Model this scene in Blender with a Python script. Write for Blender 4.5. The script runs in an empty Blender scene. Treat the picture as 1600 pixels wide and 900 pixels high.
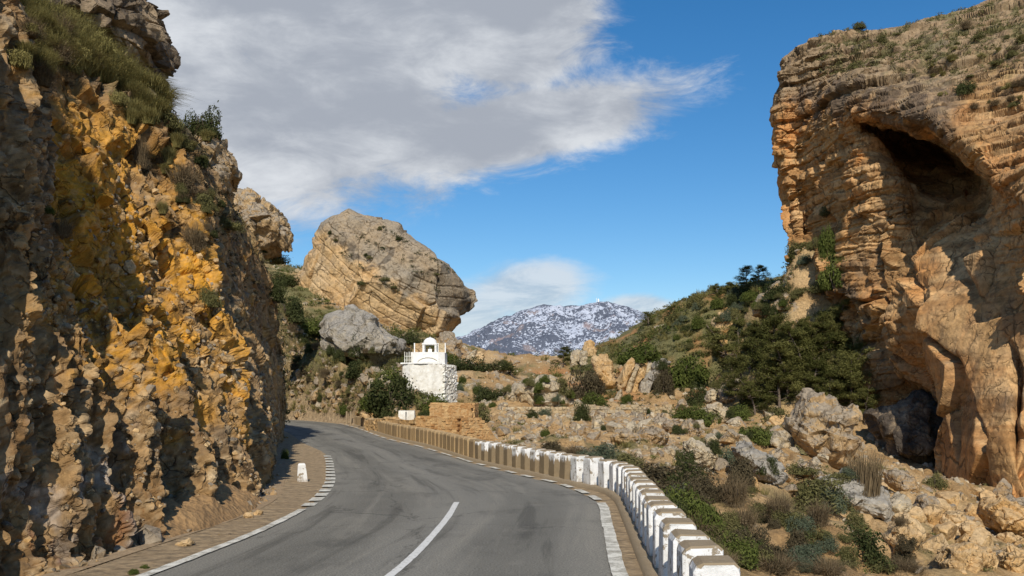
import bpy, math, random
import numpy as np
from mathutils import Vector

S = bpy.context.scene
COL = S.collection
R = math.radians
random.seed(7)
RNG = np.random.default_rng(7)

# ------------------------------------------------------------------ camera
CAM_Z, FPX, HOR, PCX = 2.3, 1400.0, 630.0, 800.0
cd = bpy.data.cameras.new('camera')
cam = bpy.data.objects.new('camera', cd)
COL.objects.link(cam)
cam.location = (0, 0, CAM_Z)
cam.rotation_euler = (R(90), 0, 0)
cd.sensor_width = 36
cd.lens = 36 * FPX / 1600
cd.shift_y = (HOR - 450) / 1600
cd.clip_start, cd.clip_end = 0.1, 30000
S.camera = cam

# ------------------------------------------------------------------ sun, sky, exposure
SUN_EL, SUN_AZ = 41.0, -1.2          # azimuth: degrees to the right of straight behind the camera
sd = Vector((math.sin(R(SUN_AZ)) * math.cos(R(SUN_EL)), -math.cos(R(SUN_AZ)) * math.cos(R(SUN_EL)), math.sin(R(SUN_EL))))
sl = bpy.data.lights.new('sun', 'SUN')
sl.energy, sl.angle, sl.color = 4.6, R(0.5), (1.0, 0.93, 0.82)
sun = bpy.data.objects.new('sun', sl)
COL.objects.link(sun)
sun.rotation_euler = sd.to_track_quat('Z', 'Y').to_euler()
sun.location = (0, -20, 40)
S.view_settings.view_transform = 'Standard'
S.view_settings.look = 'None'
S.view_settings.exposure = 0
S.view_settings.gamma = 1
S.view_settings.use_curve_mapping = False


class NT:
    """A short hand for node trees."""
    def __init__(s, tree):
        s.t = tree
        tree.nodes.clear()
    def n(s, kind, **kw):
        nd = s.t.nodes.new(kind)
        for k, v in kw.items():
            setattr(nd, k, v)
        return nd
    def put(s, sock, v):
        if v is None:
            return
        if hasattr(v, 'links'):
            s.t.links.new(v, sock)
        else:
            if sock.type == 'RGBA' and hasattr(v, '__len__') and len(v) == 3:
                v = (*v, 1)
            sock.default_value = v
    def math(s, op, a, b=None, c=None, clamp=False):
        m = s.n('ShaderNodeMath', operation=op, use_clamp=clamp)
        for i, v in enumerate((a, b, c)):
            s.put(m.inputs[i], v)
        return m.outputs[0]
    def vmath(s, op, a, b=None):
        m = s.n('ShaderNodeVectorMath', operation=op)
        s.put(m.inputs[0], a)
        s.put(m.inputs[1], b)
        return m.outputs[1] if op in ('LENGTH', 'DOT_PRODUCT') else m.outputs[0]
    def noise(s, vec, scale, detail=5, rough=.55, dist=0, out=0):
        m = s.n('ShaderNodeTexNoise')
        s.put(m.inputs['Vector'], vec)
        m.inputs['Scale'].default_value = scale
        m.inputs['Detail'].default_value = detail
        m.inputs['Roughness'].default_value = rough
        m.inputs['Distortion'].default_value = dist
        return m.outputs[out]
    def voro(s, vec, scale, feature='F1', out='Distance'):
        m = s.n('ShaderNodeTexVoronoi', feature=feature)
        s.put(m.inputs['Vector'], vec)
        m.inputs['Scale'].default_value = scale
        return m.outputs[out]
    def ramp(s, f, a, b, lo=0., hi=1., smooth=True):
        m = s.n('ShaderNodeMapRange', interpolation_type='SMOOTHSTEP' if smooth else 'LINEAR')
        s.put(m.inputs[0], f)
        for i, v in enumerate((a, b, lo, hi)):
            m.inputs[i + 1].default_value = v
        return m.outputs[0]
    def mix(s, f, a, b, mode='MIX'):
        m = s.n('ShaderNodeMix', data_type='RGBA', blend_type=mode)
        s.put(m.inputs[0], f)
        s.put(m.inputs[6], a)
        s.put(m.inputs[7], b)
        return m.outputs[2]
    def map(s, vec, loc=(0, 0, 0), rot=(0, 0, 0), scale=(1, 1, 1)):
        m = s.n('ShaderNodeMapping')
        s.put(m.inputs[0], vec)
        m.inputs[1].default_value = loc
        m.inputs[2].default_value = rot
        m.inputs[3].default_value = scale
        return m.outputs[0]
    def attr(s, name, out=2):
        return s.n('ShaderNodeAttribute', attribute_name=name).outputs[out]


# sky: Nishita, with a bank of cloud laid out over the dome by azimuth and elevation
w = bpy.data.worlds.new('World')
S.world = w
w.use_nodes = True
N = NT(w.node_tree)
sky = N.n('ShaderNodeTexSky', sky_type='NISHITA')
sky.sun_disc = False
sky.sun_elevation = R(SUN_EL)
sky.sun_rotation = R(180 - SUN_AZ)
sky.air_density, sky.dust_density, sky.ozone_density = 1.0, 0.3, 3.0
hsv = N.n('ShaderNodeHueSaturation')
N.put(hsv.inputs['Color'], sky.outputs[0])
hsv.inputs['Saturation'].default_value = 1.34
hsv.inputs['Value'].default_value = 1.18
gen = N.n('ShaderNodeTexCoord').outputs['Generated']
sep = N.n('ShaderNodeSeparateXYZ')
N.put(sep.inputs[0], gen)
az = N.math('ARCTAN2', sep.outputs[0], sep.outputs[1])
el = N.math('ARCSINE', sep.outputs[2], clamp=False)
comb = N.n('ShaderNodeCombineXYZ')
N.put(comb.inputs[0], az)
N.put(comb.inputs[1], el)
ae = comb.outputs[0]
warp = N.noise(N.map(ae, scale=(1, 1.8, 1)), 5, 6, .6, .3)
fine = N.noise(N.map(ae, rot=(0, 0, R(-14)), scale=(1, 2.6, 1)), 9, 9, .68, .6)


def puff(px, py, rx, ry, rot):
    a, e = math.atan((px - PCX) / FPX), math.atan((HOR - py) / math.hypot(FPX, px - PCX))
    m = N.n('ShaderNodeMapping', vector_type='TEXTURE')
    N.put(m.inputs[0], ae)
    m.inputs[1].default_value = (a, e, 0)
    m.inputs[2].default_value = (0, 0, R(rot))
    m.inputs[3].default_value = (rx / FPX, ry / FPX, 1)
    return N.math('SUBTRACT', 1.0, N.vmath('LENGTH', m.outputs[0]))


bank = None
for a in ((560, 30, 430, 170, 4), (420, 190, 470, 175, 8), (780, 205, 345, 78, 9), (150, 120, 460, 360, 0), (820, 50, 170, 110, 25), (560, -220, 420, 260, 0), (-500, 150, 640, 300, 0)):
    p = puff(*a)
    bank = p if bank is None else N.math('SMOOTH_MAX', bank, p, .12)
low = None
for a in ((820, 455, 130, 55, 8), (720, 490, 120, 60, 0), (1000, 480, 70, 26, 0), (960, 500, 150, 26, 0), (-100, 560, 500, 60, 0), (2100, 520, 600, 70, 0)):
    p = puff(*a)
    low = p if low is None else N.math('SMOOTH_MAX', low, p, .12)
rest = N.math('SUBTRACT', N.noise(N.map(ae, scale=(1, 2.2, 1)), 1.1, 4, .5), .55)
outside = N.ramp(N.math('ABSOLUTE', az), .75, 1.2)
bank = N.math('MAXIMUM', bank, N.math('SUBTRACT', N.math('MULTIPLY', N.math('ADD', rest, 1), outside), 1))
d = N.math('ADD', N.math('MULTIPLY', N.math('SUBTRACT', warp, .5), .75), N.math('MULTIPLY', N.math('SUBTRACT', fine, .5), .95))
m_bank = N.ramp(N.math('ADD', bank, d), -.02, .42)
m_low = N.ramp(N.math('ADD', low, N.math('MULTIPLY', d, .8)), .0, .55, 0, .8)
shade = N.noise(N.map(ae, scale=(1, 2.4, 1)), 4.2, 6, .55)
shade = N.math('SUBTRACT', N.math('ADD', shade, N.math('MULTIPLY', N.math('SUBTRACT', fine, .5), .35)), N.math('MULTIPLY', bank, .22))
SB = 0.1
cc = N.mix(N.ramp(shade, .28, .62), tuple(v / SB for v in (.385, .42, .485)), tuple(v / SB for v in (.75, .78, .82)))
lc = N.mix(N.ramp(fine, .35, .6), tuple(v / SB for v in (.46, .54, .63)), tuple(v / SB for v in (.72, .755, .79)))
c = N.mix(m_low, hsv.outputs[0], lc)
c = N.mix(m_bank, c, cc)
bg = N.n('ShaderNodeBackground')
N.put(bg.inputs[0], c)
bg.inputs[1].default_value = SB
N.t.links.new(bg.outputs[0], N.n('ShaderNodeOutputWorld').inputs[0])

# ------------------------------------------------------------------ numeric helpers
F = np.float32


def W(px, py, d):
    """World point seen at a pixel of the 1600 x 900 photograph, d metres ahead."""
    return ((px - PCX) / FPX * d, d, CAM_Z + (HOR - py) / FPX * d)


def Wa(a):
    a = np.asarray(a, float)
    return np.stack([(a[..., 0] - PCX) / FPX * a[..., 2], a[..., 2], CAM_Z + (HOR - a[..., 1]) / FPX * a[..., 2]], -1)


def sstep(a, b, x):
    t = np.clip((x - a) / (b - a), 0, 1)
    return t * t * (3 - 2 * t)


def ihash(ix, iy, iz, seed):
    h = ix.astype(np.uint32) * np.uint32(374761393) + iy.astype(np.uint32) * np.uint32(668265263) + iz.astype(np.uint32) * np.uint32(2147483647) + np.uint32((seed * 974711 + 12345) & 0xffffffff)
    h = (h ^ (h >> np.uint32(13))) * np.uint32(1274126177)
    h = (h ^ (h >> np.uint32(16))) * np.uint32(2246822519)
    return h ^ (h >> np.uint32(15))


def vnoise(p, seed=0):
    """3-D gradient-ish noise in about -1..1, p is n x 3."""
    p = np.asarray(p, F)
    i = np.floor(p).astype(np.int64)
    f = p - i
    u = f * f * f * (f * (f * 6 - 15) + 10)
    out = np.zeros(len(p), F)
    for dx in (0, 1):
        wx = u[:, 0] if dx else 1 - u[:, 0]
        for dy in (0, 1):
            wy = wx * (u[:, 1] if dy else 1 - u[:, 1])
            for dz in (0, 1):
                h = ihash(i[:, 0] + dx, i[:, 1] + dy, i[:, 2] + dz, seed)
                gx = (h & np.uint32(1023)).astype(F) / 511.5 - 1
                gy = ((h >> np.uint32(10)) & np.uint32(1023)).astype(F) / 511.5 - 1
                gz = ((h >> np.uint32(20)) & np.uint32(1023)).astype(F) / 511.5 - 1
                out += wy * (u[:, 2] if dz else 1 - u[:, 2]) * (gx * (f[:, 0] - dx) + gy * (f[:, 1] - dy) + gz * (f[:, 2] - dz))
    return out * 1.4


def fbm(p, octv=4, seed=0, gain=.5, ridged=False):
    p = np.asarray(p, F)
    out = np.zeros(len(p), F)
    a = 1.
    for o in range(octv):
        v = vnoise(p, seed + o * 7)
        out += a * ((1 - 2 * np.abs(v)) if ridged else v)
        a *= gain
        p = p[:, [1, 2, 0]] * 2.03 + 3.7
    return out


def voronoi(p, seed=0):
    """(F1, F2, random of nearest cell) for n x 3 points."""
    p = np.asarray(p, F)
    i = np.floor(p).astype(np.int64)
    f = p - i
    f1 = np.full(len(p), 9, F)
    f2 = np.full(len(p), 9, F)
    rid = np.zeros(len(p), F)
    for dx in (-1, 0, 1):
        for dy in (-1, 0, 1):
            for dz in (-1, 0, 1):
                h = ihash(i[:, 0] + dx, i[:, 1] + dy, i[:, 2] + dz, seed)
                ox = (h & np.uint32(1023)).astype(F) / 1023 * .9 + .05 + dx - f[:, 0]
                oy = ((h >> np.uint32(10)) & np.uint32(1023)).astype(F) / 1023 * .9 + .05 + dy - f[:, 1]
                oz = ((h >> np.uint32(20)) & np.uint32(1023)).astype(F) / 1023 * .9 + .05 + dz - f[:, 2]
                q = np.sqrt(ox * ox + oy * oy + oz * oz)
                near = q < f1
                f2 = np.where(near, f1, np.minimum(f2, q))
                rid = np.where(near, ((h * np.uint32(2654435761)) >> np.uint32(16)).astype(F) / 65535, rid)
                f1 = np.where(near, q, f1)
    return f1, f2, rid


def facets(p, seed=0):
    """(F2 - F1, random of nearest cell, tilt): each cell is a plane of its own slope, as in broken rock."""
    p = np.asarray(p, F)
    i = np.floor(p).astype(np.int64)
    f = p - i
    f1 = np.full(len(p), 9, F)
    f2 = np.full(len(p), 9, F)
    best = np.zeros(len(p), np.uint32)
    O = np.zeros((3, len(p)), F)
    for dx in (-1, 0, 1):
        for dy in (-1, 0, 1):
            for dz in (-1, 0, 1):
                h = ihash(i[:, 0] + dx, i[:, 1] + dy, i[:, 2] + dz, seed)
                o = np.stack([(h & np.uint32(1023)).astype(F) / 1023 * .9 + .05 + dx - f[:, 0],
                              ((h >> np.uint32(10)) & np.uint32(1023)).astype(F) / 1023 * .9 + .05 + dy - f[:, 1],
                              ((h >> np.uint32(20)) & np.uint32(1023)).astype(F) / 1023 * .9 + .05 + dz - f[:, 2]])
                q = np.sqrt((o * o).sum(0))
                near = q < f1
                f2 = np.where(near, f1, np.minimum(f2, q))
                f1 = np.where(near, q, f1)
                best = np.where(near, h, best)
                O = np.where(near[None], o, O)
    h = best * np.uint32(2654435761)
    h = h ^ (h >> np.uint32(15))
    g = [((h >> np.uint32(k)) & np.uint32(1023)).astype(F) / 511.5 - 1 for k in (0, 10, 20)]
    return f2 - f1, ((best * np.uint32(40503)) >> np.uint32(8) & np.uint32(65535)).astype(F) / 65535, O[0] * g[0] + O[1] * g[1] + O[2] * g[2]


def catmull(c, n, axis=0):
    """Resample control array c along axis with a Catmull-Rom spline."""
    c = np.moveaxis(np.asarray(c, float), axis, 0)
    m = c.shape[0]
    t = np.linspace(0, m - 1, n) if np.isscalar(n) else np.asarray(n)
    i = np.clip(np.floor(t).astype(int), 0, m - 2)
    f = (t - i).reshape((-1,) + (1,) * (c.ndim - 1))
    g = lambda k: c[np.clip(k, 0, m - 1)]
    p0, p1, p2, p3 = g(i - 1), g(i), g(i + 1), g(i + 2)
    r = .5 * (2 * p1 + (p2 - p0) * f + (2 * p0 - 5 * p1 + 4 * p2 - p3) * f ** 2 + (3 * p1 - p0 - 3 * p2 + p3) * f ** 3)
    return np.moveaxis(r, 0, axis)


def normals(P):
    du = np.gradient(P, axis=0)
    dv = np.gradient(P, axis=1)
    n = np.cross(du, dv)
    return n / (np.linalg.norm(n, axis=-1, keepdims=True) + 1e-9)


def raw_mesh(name, V, faces, mats=(), smooth=True, attrs=None, midx=None):
    """faces: list of (k x n) index arrays with n = 3 or 4."""
    me = bpy.data.meshes.new(name)
    V = np.ascontiguousarray(V, F).reshape(-1, 3)
    me.vertices.add(len(V))
    me.vertices.foreach_set('co', V.ravel())
    faces = [np.asarray(f, np.int32) for f in faces if len(f)]
    loops = np.concatenate([f.ravel() for f in faces])
    sizes = np.concatenate([np.full(len(f), f.shape[1], np.int32) for f in faces])
    me.loops.add(len(loops))
    me.loops.foreach_set('vertex_index', loops)
    me.polygons.add(len(sizes))
    me.polygons.foreach_set('loop_start', np.concatenate([[0], np.cumsum(sizes)[:-1]]).astype(np.int32))
    me.polygons.foreach_set('use_smooth', np.full(len(sizes), smooth))
    for m in mats:
        me.materials.append(m)
    if midx is not None:
        me.polygons.foreach_set('material_index', np.asarray(midx, np.int32))
    for k, v in (attrs or {}).items():
        a = me.attributes.new(k, 'FLOAT', 'POINT')
        a.data.foreach_set('value', np.ascontiguousarray(v, F).ravel())
    me.update(calc_edges=True)
    return me


def grid_faces(nu, nv, wrap=False, flip=False):
    i = np.arange(nu if wrap else nu - 1)[:, None]
    j = np.arange(nv - 1)[None, :]
    a = i * nv + j
    b = ((i + 1) % nu) * nv + j
    q = np.stack([a, b, b + 1, a + 1], -1).reshape(-1, 4)
    return q[:, ::-1] if flip else q


def link(name, me, parent=None, loc=None, rot=None, scale=None, **props):
    o = bpy.data.objects.new(name, me)
    COL.objects.link(o)
    if parent is not None:
        o.parent = parent
    if loc is not None:
        o.location = loc
    if rot is not None:
        o.rotation_euler = rot
    if scale is not None:
        o.scale = (scale,) * 3 if np.isscalar(scale) else scale
    for k, v in props.items():
        if v:
            o[k] = v
    return o


def empty(name, loc=(0, 0, 0), rz=0, **props):
    return link(name, None, None, loc, (0, 0, rz), **props)


# ------------------------------------------------------------------ materials
def mat(name):
    m = bpy.data.materials.new(name)
    m.use_nodes = True
    n = NT(m.node_tree)
    b = n.n('ShaderNodeBsdfPrincipled')
    b.inputs['Roughness'].default_value = .9
    b.inputs['Specular IOR Level'].default_value = .2
    n.t.links.new(b.outputs[0], n.n('ShaderNodeOutputMaterial').inputs[0])
    return m, n, b


def bump(n, b, h, dist, strength=1.0):
    k = n.n('ShaderNodeBump')
    k.inputs['Strength'].default_value = strength
    k.inputs['Distance'].default_value = dist
    n.put(k.inputs['Height'], h)
    n.t.links.new(k.outputs[0], b.inputs['Normal'])


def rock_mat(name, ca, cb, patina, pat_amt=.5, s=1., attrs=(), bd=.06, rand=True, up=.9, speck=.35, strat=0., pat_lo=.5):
    m, n, b = mat(name)
    vec = n.n('ShaderNodeTexCoord').outputs['Object']
    if rand:
        r = n.n('ShaderNodeObjectInfo').outputs['Random']
        vec = n.vmath('ADD', vec, n.vmath('SCALE', (37., 51., 23.), None))
        sc = vec.node
        sm = n.n('ShaderNodeVectorMath', operation='SCALE')
        sm.inputs[0].default_value = (37., 51., 23.)
        n.put(sm.inputs['Scale'], r)
        n.t.links.new(sm.outputs[0], sc.inputs[1])
    c = n.mix(n.ramp(n.noise(vec, .35 * s, 8, .62, .4), .36, .64), ca, cb)
    if strat:
        st = n.noise(n.map(vec, scale=(.12, .12, 1.6)), .9 * s, 5, .6)
        c = n.mix(n.math('MULTIPLY', n.ramp(st, .44, .60), strat), c, tuple(v * k for v, k in zip(ca, (.60, .50, .42))))
        st2 = n.noise(n.map(vec, scale=(1.2, 1.2, .09)), .9 * s, 6, .6)
        c = n.mix(n.math('MULTIPLY', n.ramp(st2, .5, .7), strat * .7), c, tuple(v * k for v, k in zip(cb, (1.0, .80, .62))))
    for an, colr in attrs:
        c = n.mix(n.attr(an), c, colr)
    nz = n.n('ShaderNodeSeparateXYZ')
    n.put(nz.inputs[0], n.n('ShaderNodeNewGeometry').outputs['Normal'])
    pz = n.math('MULTIPLY', n.ramp(nz.outputs[2], -.2, .9), up * .35)
    pn = n.math('ADD', n.noise(vec, .55 * s, 7, .65, .3), pz)
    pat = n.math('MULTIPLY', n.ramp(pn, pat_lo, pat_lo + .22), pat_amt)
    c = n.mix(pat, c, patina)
    fn = n.noise(vec, 5 * s, 8, .7)
    c = n.mix(speck, c, n.mix(n.ramp(fn, .3, .7), (.25, .25, .25), (1.75, 1.72, 1.68)), 'MULTIPLY')
    fk = n.noise(vec, 1.9 * s, 6, .65)
    c = n.mix(n.ramp(fk, .62, .78, 0, .55), c, tuple(v * .35 for v in patina))
    wv = n.vmath('ADD', vec, n.vmath('MULTIPLY', n.noise(vec, 1.1 * s, 5, .6, 0, 1), (.9 / s, .9 / s, .9 / s)))
    jn = n.math('MULTIPLY', n.ramp(n.voro(n.map(wv, scale=(1, 1, .7)), .55 * s, 'DISTANCE_TO_EDGE'), .004, .035, 1, 0), n.ramp(n.noise(vec, .7 * s, 3), .42, .6))
    jn2 = n.math('MULTIPLY', n.ramp(n.voro(n.map(wv, scale=(1, 1, 1.5)), 1.9 * s, 'DISTANCE_TO_EDGE'), .004, .05, .8, 0), n.ramp(n.noise(vec, 1.7 * s, 3), .46, .62))
    jn = n.math('MAXIMUM', jn, jn2)
    c = n.mix(n.math('MULTIPLY', jn, .75), c, tuple(v * .22 for v in ca))
    n.put(b.inputs['Base Color'], c)
    v1 = n.voro(n.vmath('ADD', vec, n.vmath('MULTIPLY', n.noise(vec, 2 * s, 3, .5, 0, 1), (.35, .35, .35))), 2.6 * s)
    h = n.math('SUBTRACT', n.math('ADD', n.noise(vec, 4.5 * s, 11, .72), n.math('MULTIPLY', v1, .5)), n.math('MULTIPLY', jn, .9))
    bump(n, b, h, bd)
    return m


M = {}
TAN, TANL, GREY, OCH, DARK = (.37, .24, .115), (.47, .325, .165), (.235, .21, .17), (.56, .27, .028), (.045, .037, .03)
M['cliff_left'] = rock_mat('weathered ochre conglomerate', (.23, .13, .052), (.38, .24, .105), (.165, .125, .085), .55, 1.0,
                           (('ochre', OCH), ('pale', (.58, .44, .26)), ('earth', (.20, .11, .042)), ('lime', (.40, .37, .335)), ('gap', (.095, .058, .026)), ('rust', (.22, .065, .02)), ('scrub', (.13, .115, .05))), .07, rand=False, up=.3)
M['cliff_right'] = rock_mat('banded sandstone', (.43, .255, .105), (.54, .345, .165), (.24, .195, .14), .5, .55,
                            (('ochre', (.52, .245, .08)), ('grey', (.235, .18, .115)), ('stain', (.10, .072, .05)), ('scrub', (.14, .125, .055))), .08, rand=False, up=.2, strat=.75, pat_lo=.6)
M['rock_tan'] = rock_mat('tan limestone', TAN, TANL, GREY, .75, 1., (), .07, up=1.1)
M['rock_grey'] = rock_mat('grey limestone', (.31, .265, .20), (.38, .33, .25), (.24, .225, .20), .7, 1., (), .06)
M['rock_pale'] = rock_mat('pale limestone', (.42, .32, .185), (.53, .43, .275), (.29, .26, .21), .6, 1., (), .07)
M['rock_ochre'] = rock_mat('ochre sandstone', (.50, .30, .115), (.58, .40, .20), (.36, .28, .18), .4, 1., (), .06)
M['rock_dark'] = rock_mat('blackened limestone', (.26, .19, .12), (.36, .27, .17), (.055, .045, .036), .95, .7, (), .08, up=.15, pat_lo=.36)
M['rock_slab'] = rock_mat('grey weathered slab rock', (.44, .275, .12), (.52, .36, .19), (.25, .225, .185), .3, .6, (('grey', (.235, .20, .15)), ('dark', (.07, .055, .04))), .12, up=.4)


def leaf_mat(name, ca, cb, tr=.25, vary=.25):
    m = bpy.data.materials.new(name)
    m.use_nodes = True
    n = NT(m.node_tree)
    r = n.n('ShaderNodeObjectInfo').outputs['Random']
    f = n.math('ADD', n.math('MULTIPLY', n.attr('leafrand'), 1 - vary), n.math('MULTIPLY', r, vary))
    c = n.mix(f, ca, cb)
    dfn = n.n('ShaderNodeBsdfDiffuse')
    tl = n.n('ShaderNodeBsdfTranslucent')
    n.put(dfn.inputs[0], c)
    n.put(tl.inputs[0], c)
    mx = n.n('ShaderNodeMixShader')
    mx.inputs[0].default_value = tr
    n.t.links.new(dfn.outputs[0], mx.inputs[1])
    n.t.links.new(tl.outputs[0], mx.inputs[2])
    n.t.links.new(mx.outputs[0], n.n('ShaderNodeOutputMaterial').inputs[0])
    return m


M['leaf_green'] = leaf_mat('green leaves', (.047, .066, .015), (.150, .168, .046))
M['leaf_dark'] = leaf_mat('dark leaves', (.030, .040, .014), (.100, .106, .042))
M['leaf_olive'] = leaf_mat('olive leaves', (0.072, 0.072, 0.026), (0.208, 0.189, 0.078))
M['leaf_brown'] = leaf_mat('brownish leaves', (0.056, 0.045, 0.027), (0.131, 0.106, 0.060))
M['leaf_bluegrey'] = leaf_mat('grey green leaves', (0.066, 0.084, 0.054), (0.150, 0.168, 0.102))
M['twig_dry'] = leaf_mat('dry twigs', (.085, .062, .036), (.25, .185, .105), .1)
M['grass_dry'] = leaf_mat('dry grass blades', (.13, .115, .035), (.33, .28, .11))
M['needle'] = leaf_mat('pine needles', (.040, .048, .012), (.215, .205, .068), .35, .55)
m, n, b = mat('bark')
n.put(b.inputs['Base Color'], n.mix(n.noise(n.n('ShaderNodeTexCoord').outputs['Object'], 14, 5), (.09, .065, .045), (.21, .165, .125)))
M['bark'] = m

# ------------------------------------------------------------------ road lines in plan
LEFT = [(-6.6, -30), (-6.0, -12), (-5.4, 5), (-5.15, 10), (-4.83, 13.5), (-4.62, 16.5), (-4.66, 20.4), (-5.1, 24.4), (-6.0, 29.3), (-8.4, 40), (-11.5, 49), (-16.4, 64), (-22.5, 76), (-32, 86), (-46, 92), (-70, 95)]
RIGHT = [(-.2, -30), (.2, -12), (.9, 5), (1.36, 10), (1.55, 13), (1.85, 17), (2.08, 21.2), (1.45, 25.4), (.36, 28.75), (-1.55, 35), (-4.6, 45), (-7.6, 53.5), (-12.6, 71), (-16.4, 81), (-23, 91), (-34, 99.5), (-46, 104), (-70, 107)]
WALL = [(.9, 1.5), (1.38, 5), (1.66, 8), (1.97, 12.7), (2.38, 18.3), (2.56, 21.3), (2.42, 23.4), (1.72, 25.6), (.42, 29.9), (-1.55, 36), (-4.15, 45.3), (-7.2, 54.2), (-12.2, 71.5), (-13.0, 74)]


def dense(pts, step=.25):
    p = catmull(pts, 2000)
    s = np.concatenate([[0], np.cumsum(np.linalg.norm(np.diff(p, axis=0), axis=1))])
    t = np.arange(0, s[-1], step)
    return np.stack([np.interp(t, s, p[:, 0]), np.interp(t, s, p[:, 1])], 1)


def rz(y):
    y = np.asarray(y, float)
    return np.where(y > 35, .012 * (y - 35), 0) * (1 - .0 * y)


LD, RD = dense(LEFT), dense(RIGHT)


def resample(p, n):
    s = np.concatenate([[0], np.cumsum(np.linalg.norm(np.diff(p, axis=0), axis=1))])
    t = np.linspace(0, s[-1], n)
    return np.stack([np.interp(t, s, p[:, 0]), np.interp(t, s, p[:, 1])], 1)


NR = 900
LR, RR = resample(LD, NR), resample(RD, NR)
CENTER = .5 * (LR + RR)[::12]


def poly_dist(xy, line):
    """Signed distance to a polyline (positive on its right) for n x 2 points."""
    best = np.full(len(xy), 1e9)
    sgn = np.ones(len(xy))
    for a, bb in zip(line[:-1], line[1:]):
        ab = bb - a
        t = np.clip(((xy - a) @ ab) / (ab @ ab), 0, 1)
        q = xy - a - t[:, None] * ab
        dd = np.hypot(q[:, 0], q[:, 1])
        side = np.sign(-(ab[0] * (xy[:, 1] - a[1]) - ab[1] * (xy[:, 0] - a[0])))
        near = dd < best
        best = np.where(near, dd, best)
        sgn = np.where(near, side, sgn)
    return best * sgn


# ------------------------------------------------------------------ terrain
TC = [(1150, 895, 16), (1250, 890, 18), (1200, 830, 25), (1450, 870, 31), (1600, 890, 32), (1350, 760, 40), (1500, 800, 46), (1420, 810, 38), (1300, 715, 52), (1200, 705, 45), (1100, 728, 37),
      (1050, 765, 31), (1000, 715, 42), (900, 700, 46), (840, 700, 44), (770, 697, 48), (700, 697, 49), (1640, 860, 42), (1700, 830, 46), (1800, 900, 40),
      (900, 668, 62), (1000, 672, 60), (900, 652, 76), (1030, 652, 74), (1100, 650, 78), (1200, 650, 80), (1290, 650, 78), (1370, 690, 74), (1440, 740, 66),
      (800, 652, 76), (740, 640, 78), (745, 608, 92), (720, 566, 112), (760, 574, 114), (800, 584, 116), (840, 588, 118), (870, 590, 120), (860, 610, 100), (820, 625, 90), (930, 600, 106), (960, 625, 96), (1040, 618, 97),
      (900, 568, 128), (950, 540, 140), (1005, 506, 150), (1060, 480, 138), (1110, 457, 114), (1180, 416, 95), (1240, 393, 87), (1100, 560, 104), (1060, 530, 128), (1180, 500, 96), (1300, 480, 84), (1300, 400, 85), (1270, 560, 83), (1350, 600, 86), (1180, 600, 92), (1130, 600, 98),
      (660, 640, 80), (590, 645, 86), (500, 648, 101), (450, 649, 104), (560, 600, 98), (500, 600, 110), (600, 580, 106), (640, 560, 110), (680, 560, 112), (460, 505, 118), (420, 450, 108), (400, 400, 84), (385, 380, 74), (430, 500, 90), (440, 600, 92), (447, 640, 97), (560, 545, 120), (640, 528, 132), (700, 548, 128), (480, 430, 150), (640, 500, 160), (620, 480, 190),
      (1100, 520, 200), (900, 600, 180), (760, 600, 170)]
pts = [W(*t) for t in TC]
pts += [(-6.5, 6, 0), (-7.5, 12, -.2), (-8, 18, -.2), (-8.6, 25, -.2), (-12, 40, 0), (-15.5, 52, .2), (-11, 14, -.5), (-13, 20, -.5), (-15, 28, -.5), (-18, 40, 0), (-24, 55, 2.5), (-26, 66, 6), (-19, 60, .5), (-40, 40, 6), (-40, 70, 14), (-30, 10, 4), (-20, -10, 3), (-14, 0, 0), (-60, 90, 2), (-75, 97, 2), (-70, 130, 14), (-50, 115, 6),
        (2.9, 5, -.25), (3.4, 11, -.35), (3.7, 17, -.35), (4.0, 22, -.45), (4.6, 12, -1.3), (5.2, 20, -1.4), (8, 10, -2.0), (10, 0, -2.2), (25, 10, -3.4), (45, 30, -2.5), (60, 60, 4), (60, 0, 2), (90, 90, 20), (10, -30, -1.5), (-10, -30, 0), (30, 95, 10)]
pts = np.array(pts)


def tps(r):
    return r * r * np.log(r + 1e-6)


def fit(p, lam=.12):
    k = len(p)
    xy = p[:, :2] / 30
    A = tps(np.linalg.norm(xy[:, None] - xy[None], axis=-1)) + lam * .02 * np.eye(k)
    B = np.concatenate([np.ones((k, 1)), xy], 1)
    K = np.block([[A, B], [B.T, np.zeros((3, 3))]])
    s = np.linalg.solve(K, np.concatenate([p[:, 2], np.zeros(3)]))
    return xy, s


TX, TS = fit(pts)


def terrain_base(x, y):
    q = np.stack([x, y], 1) / 30
    out = np.zeros(len(q))
    for a in range(0, len(q), 60000):
        qq = q[a:a + 60000]
        out[a:a + 60000] = tps(np.sqrt(((qq[:, None] - TX[None]) ** 2).sum(-1))) @ TS[:-3] + TS[-3] + qq @ TS[-2:]
    return np.clip(out, -4.5, 60)


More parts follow.
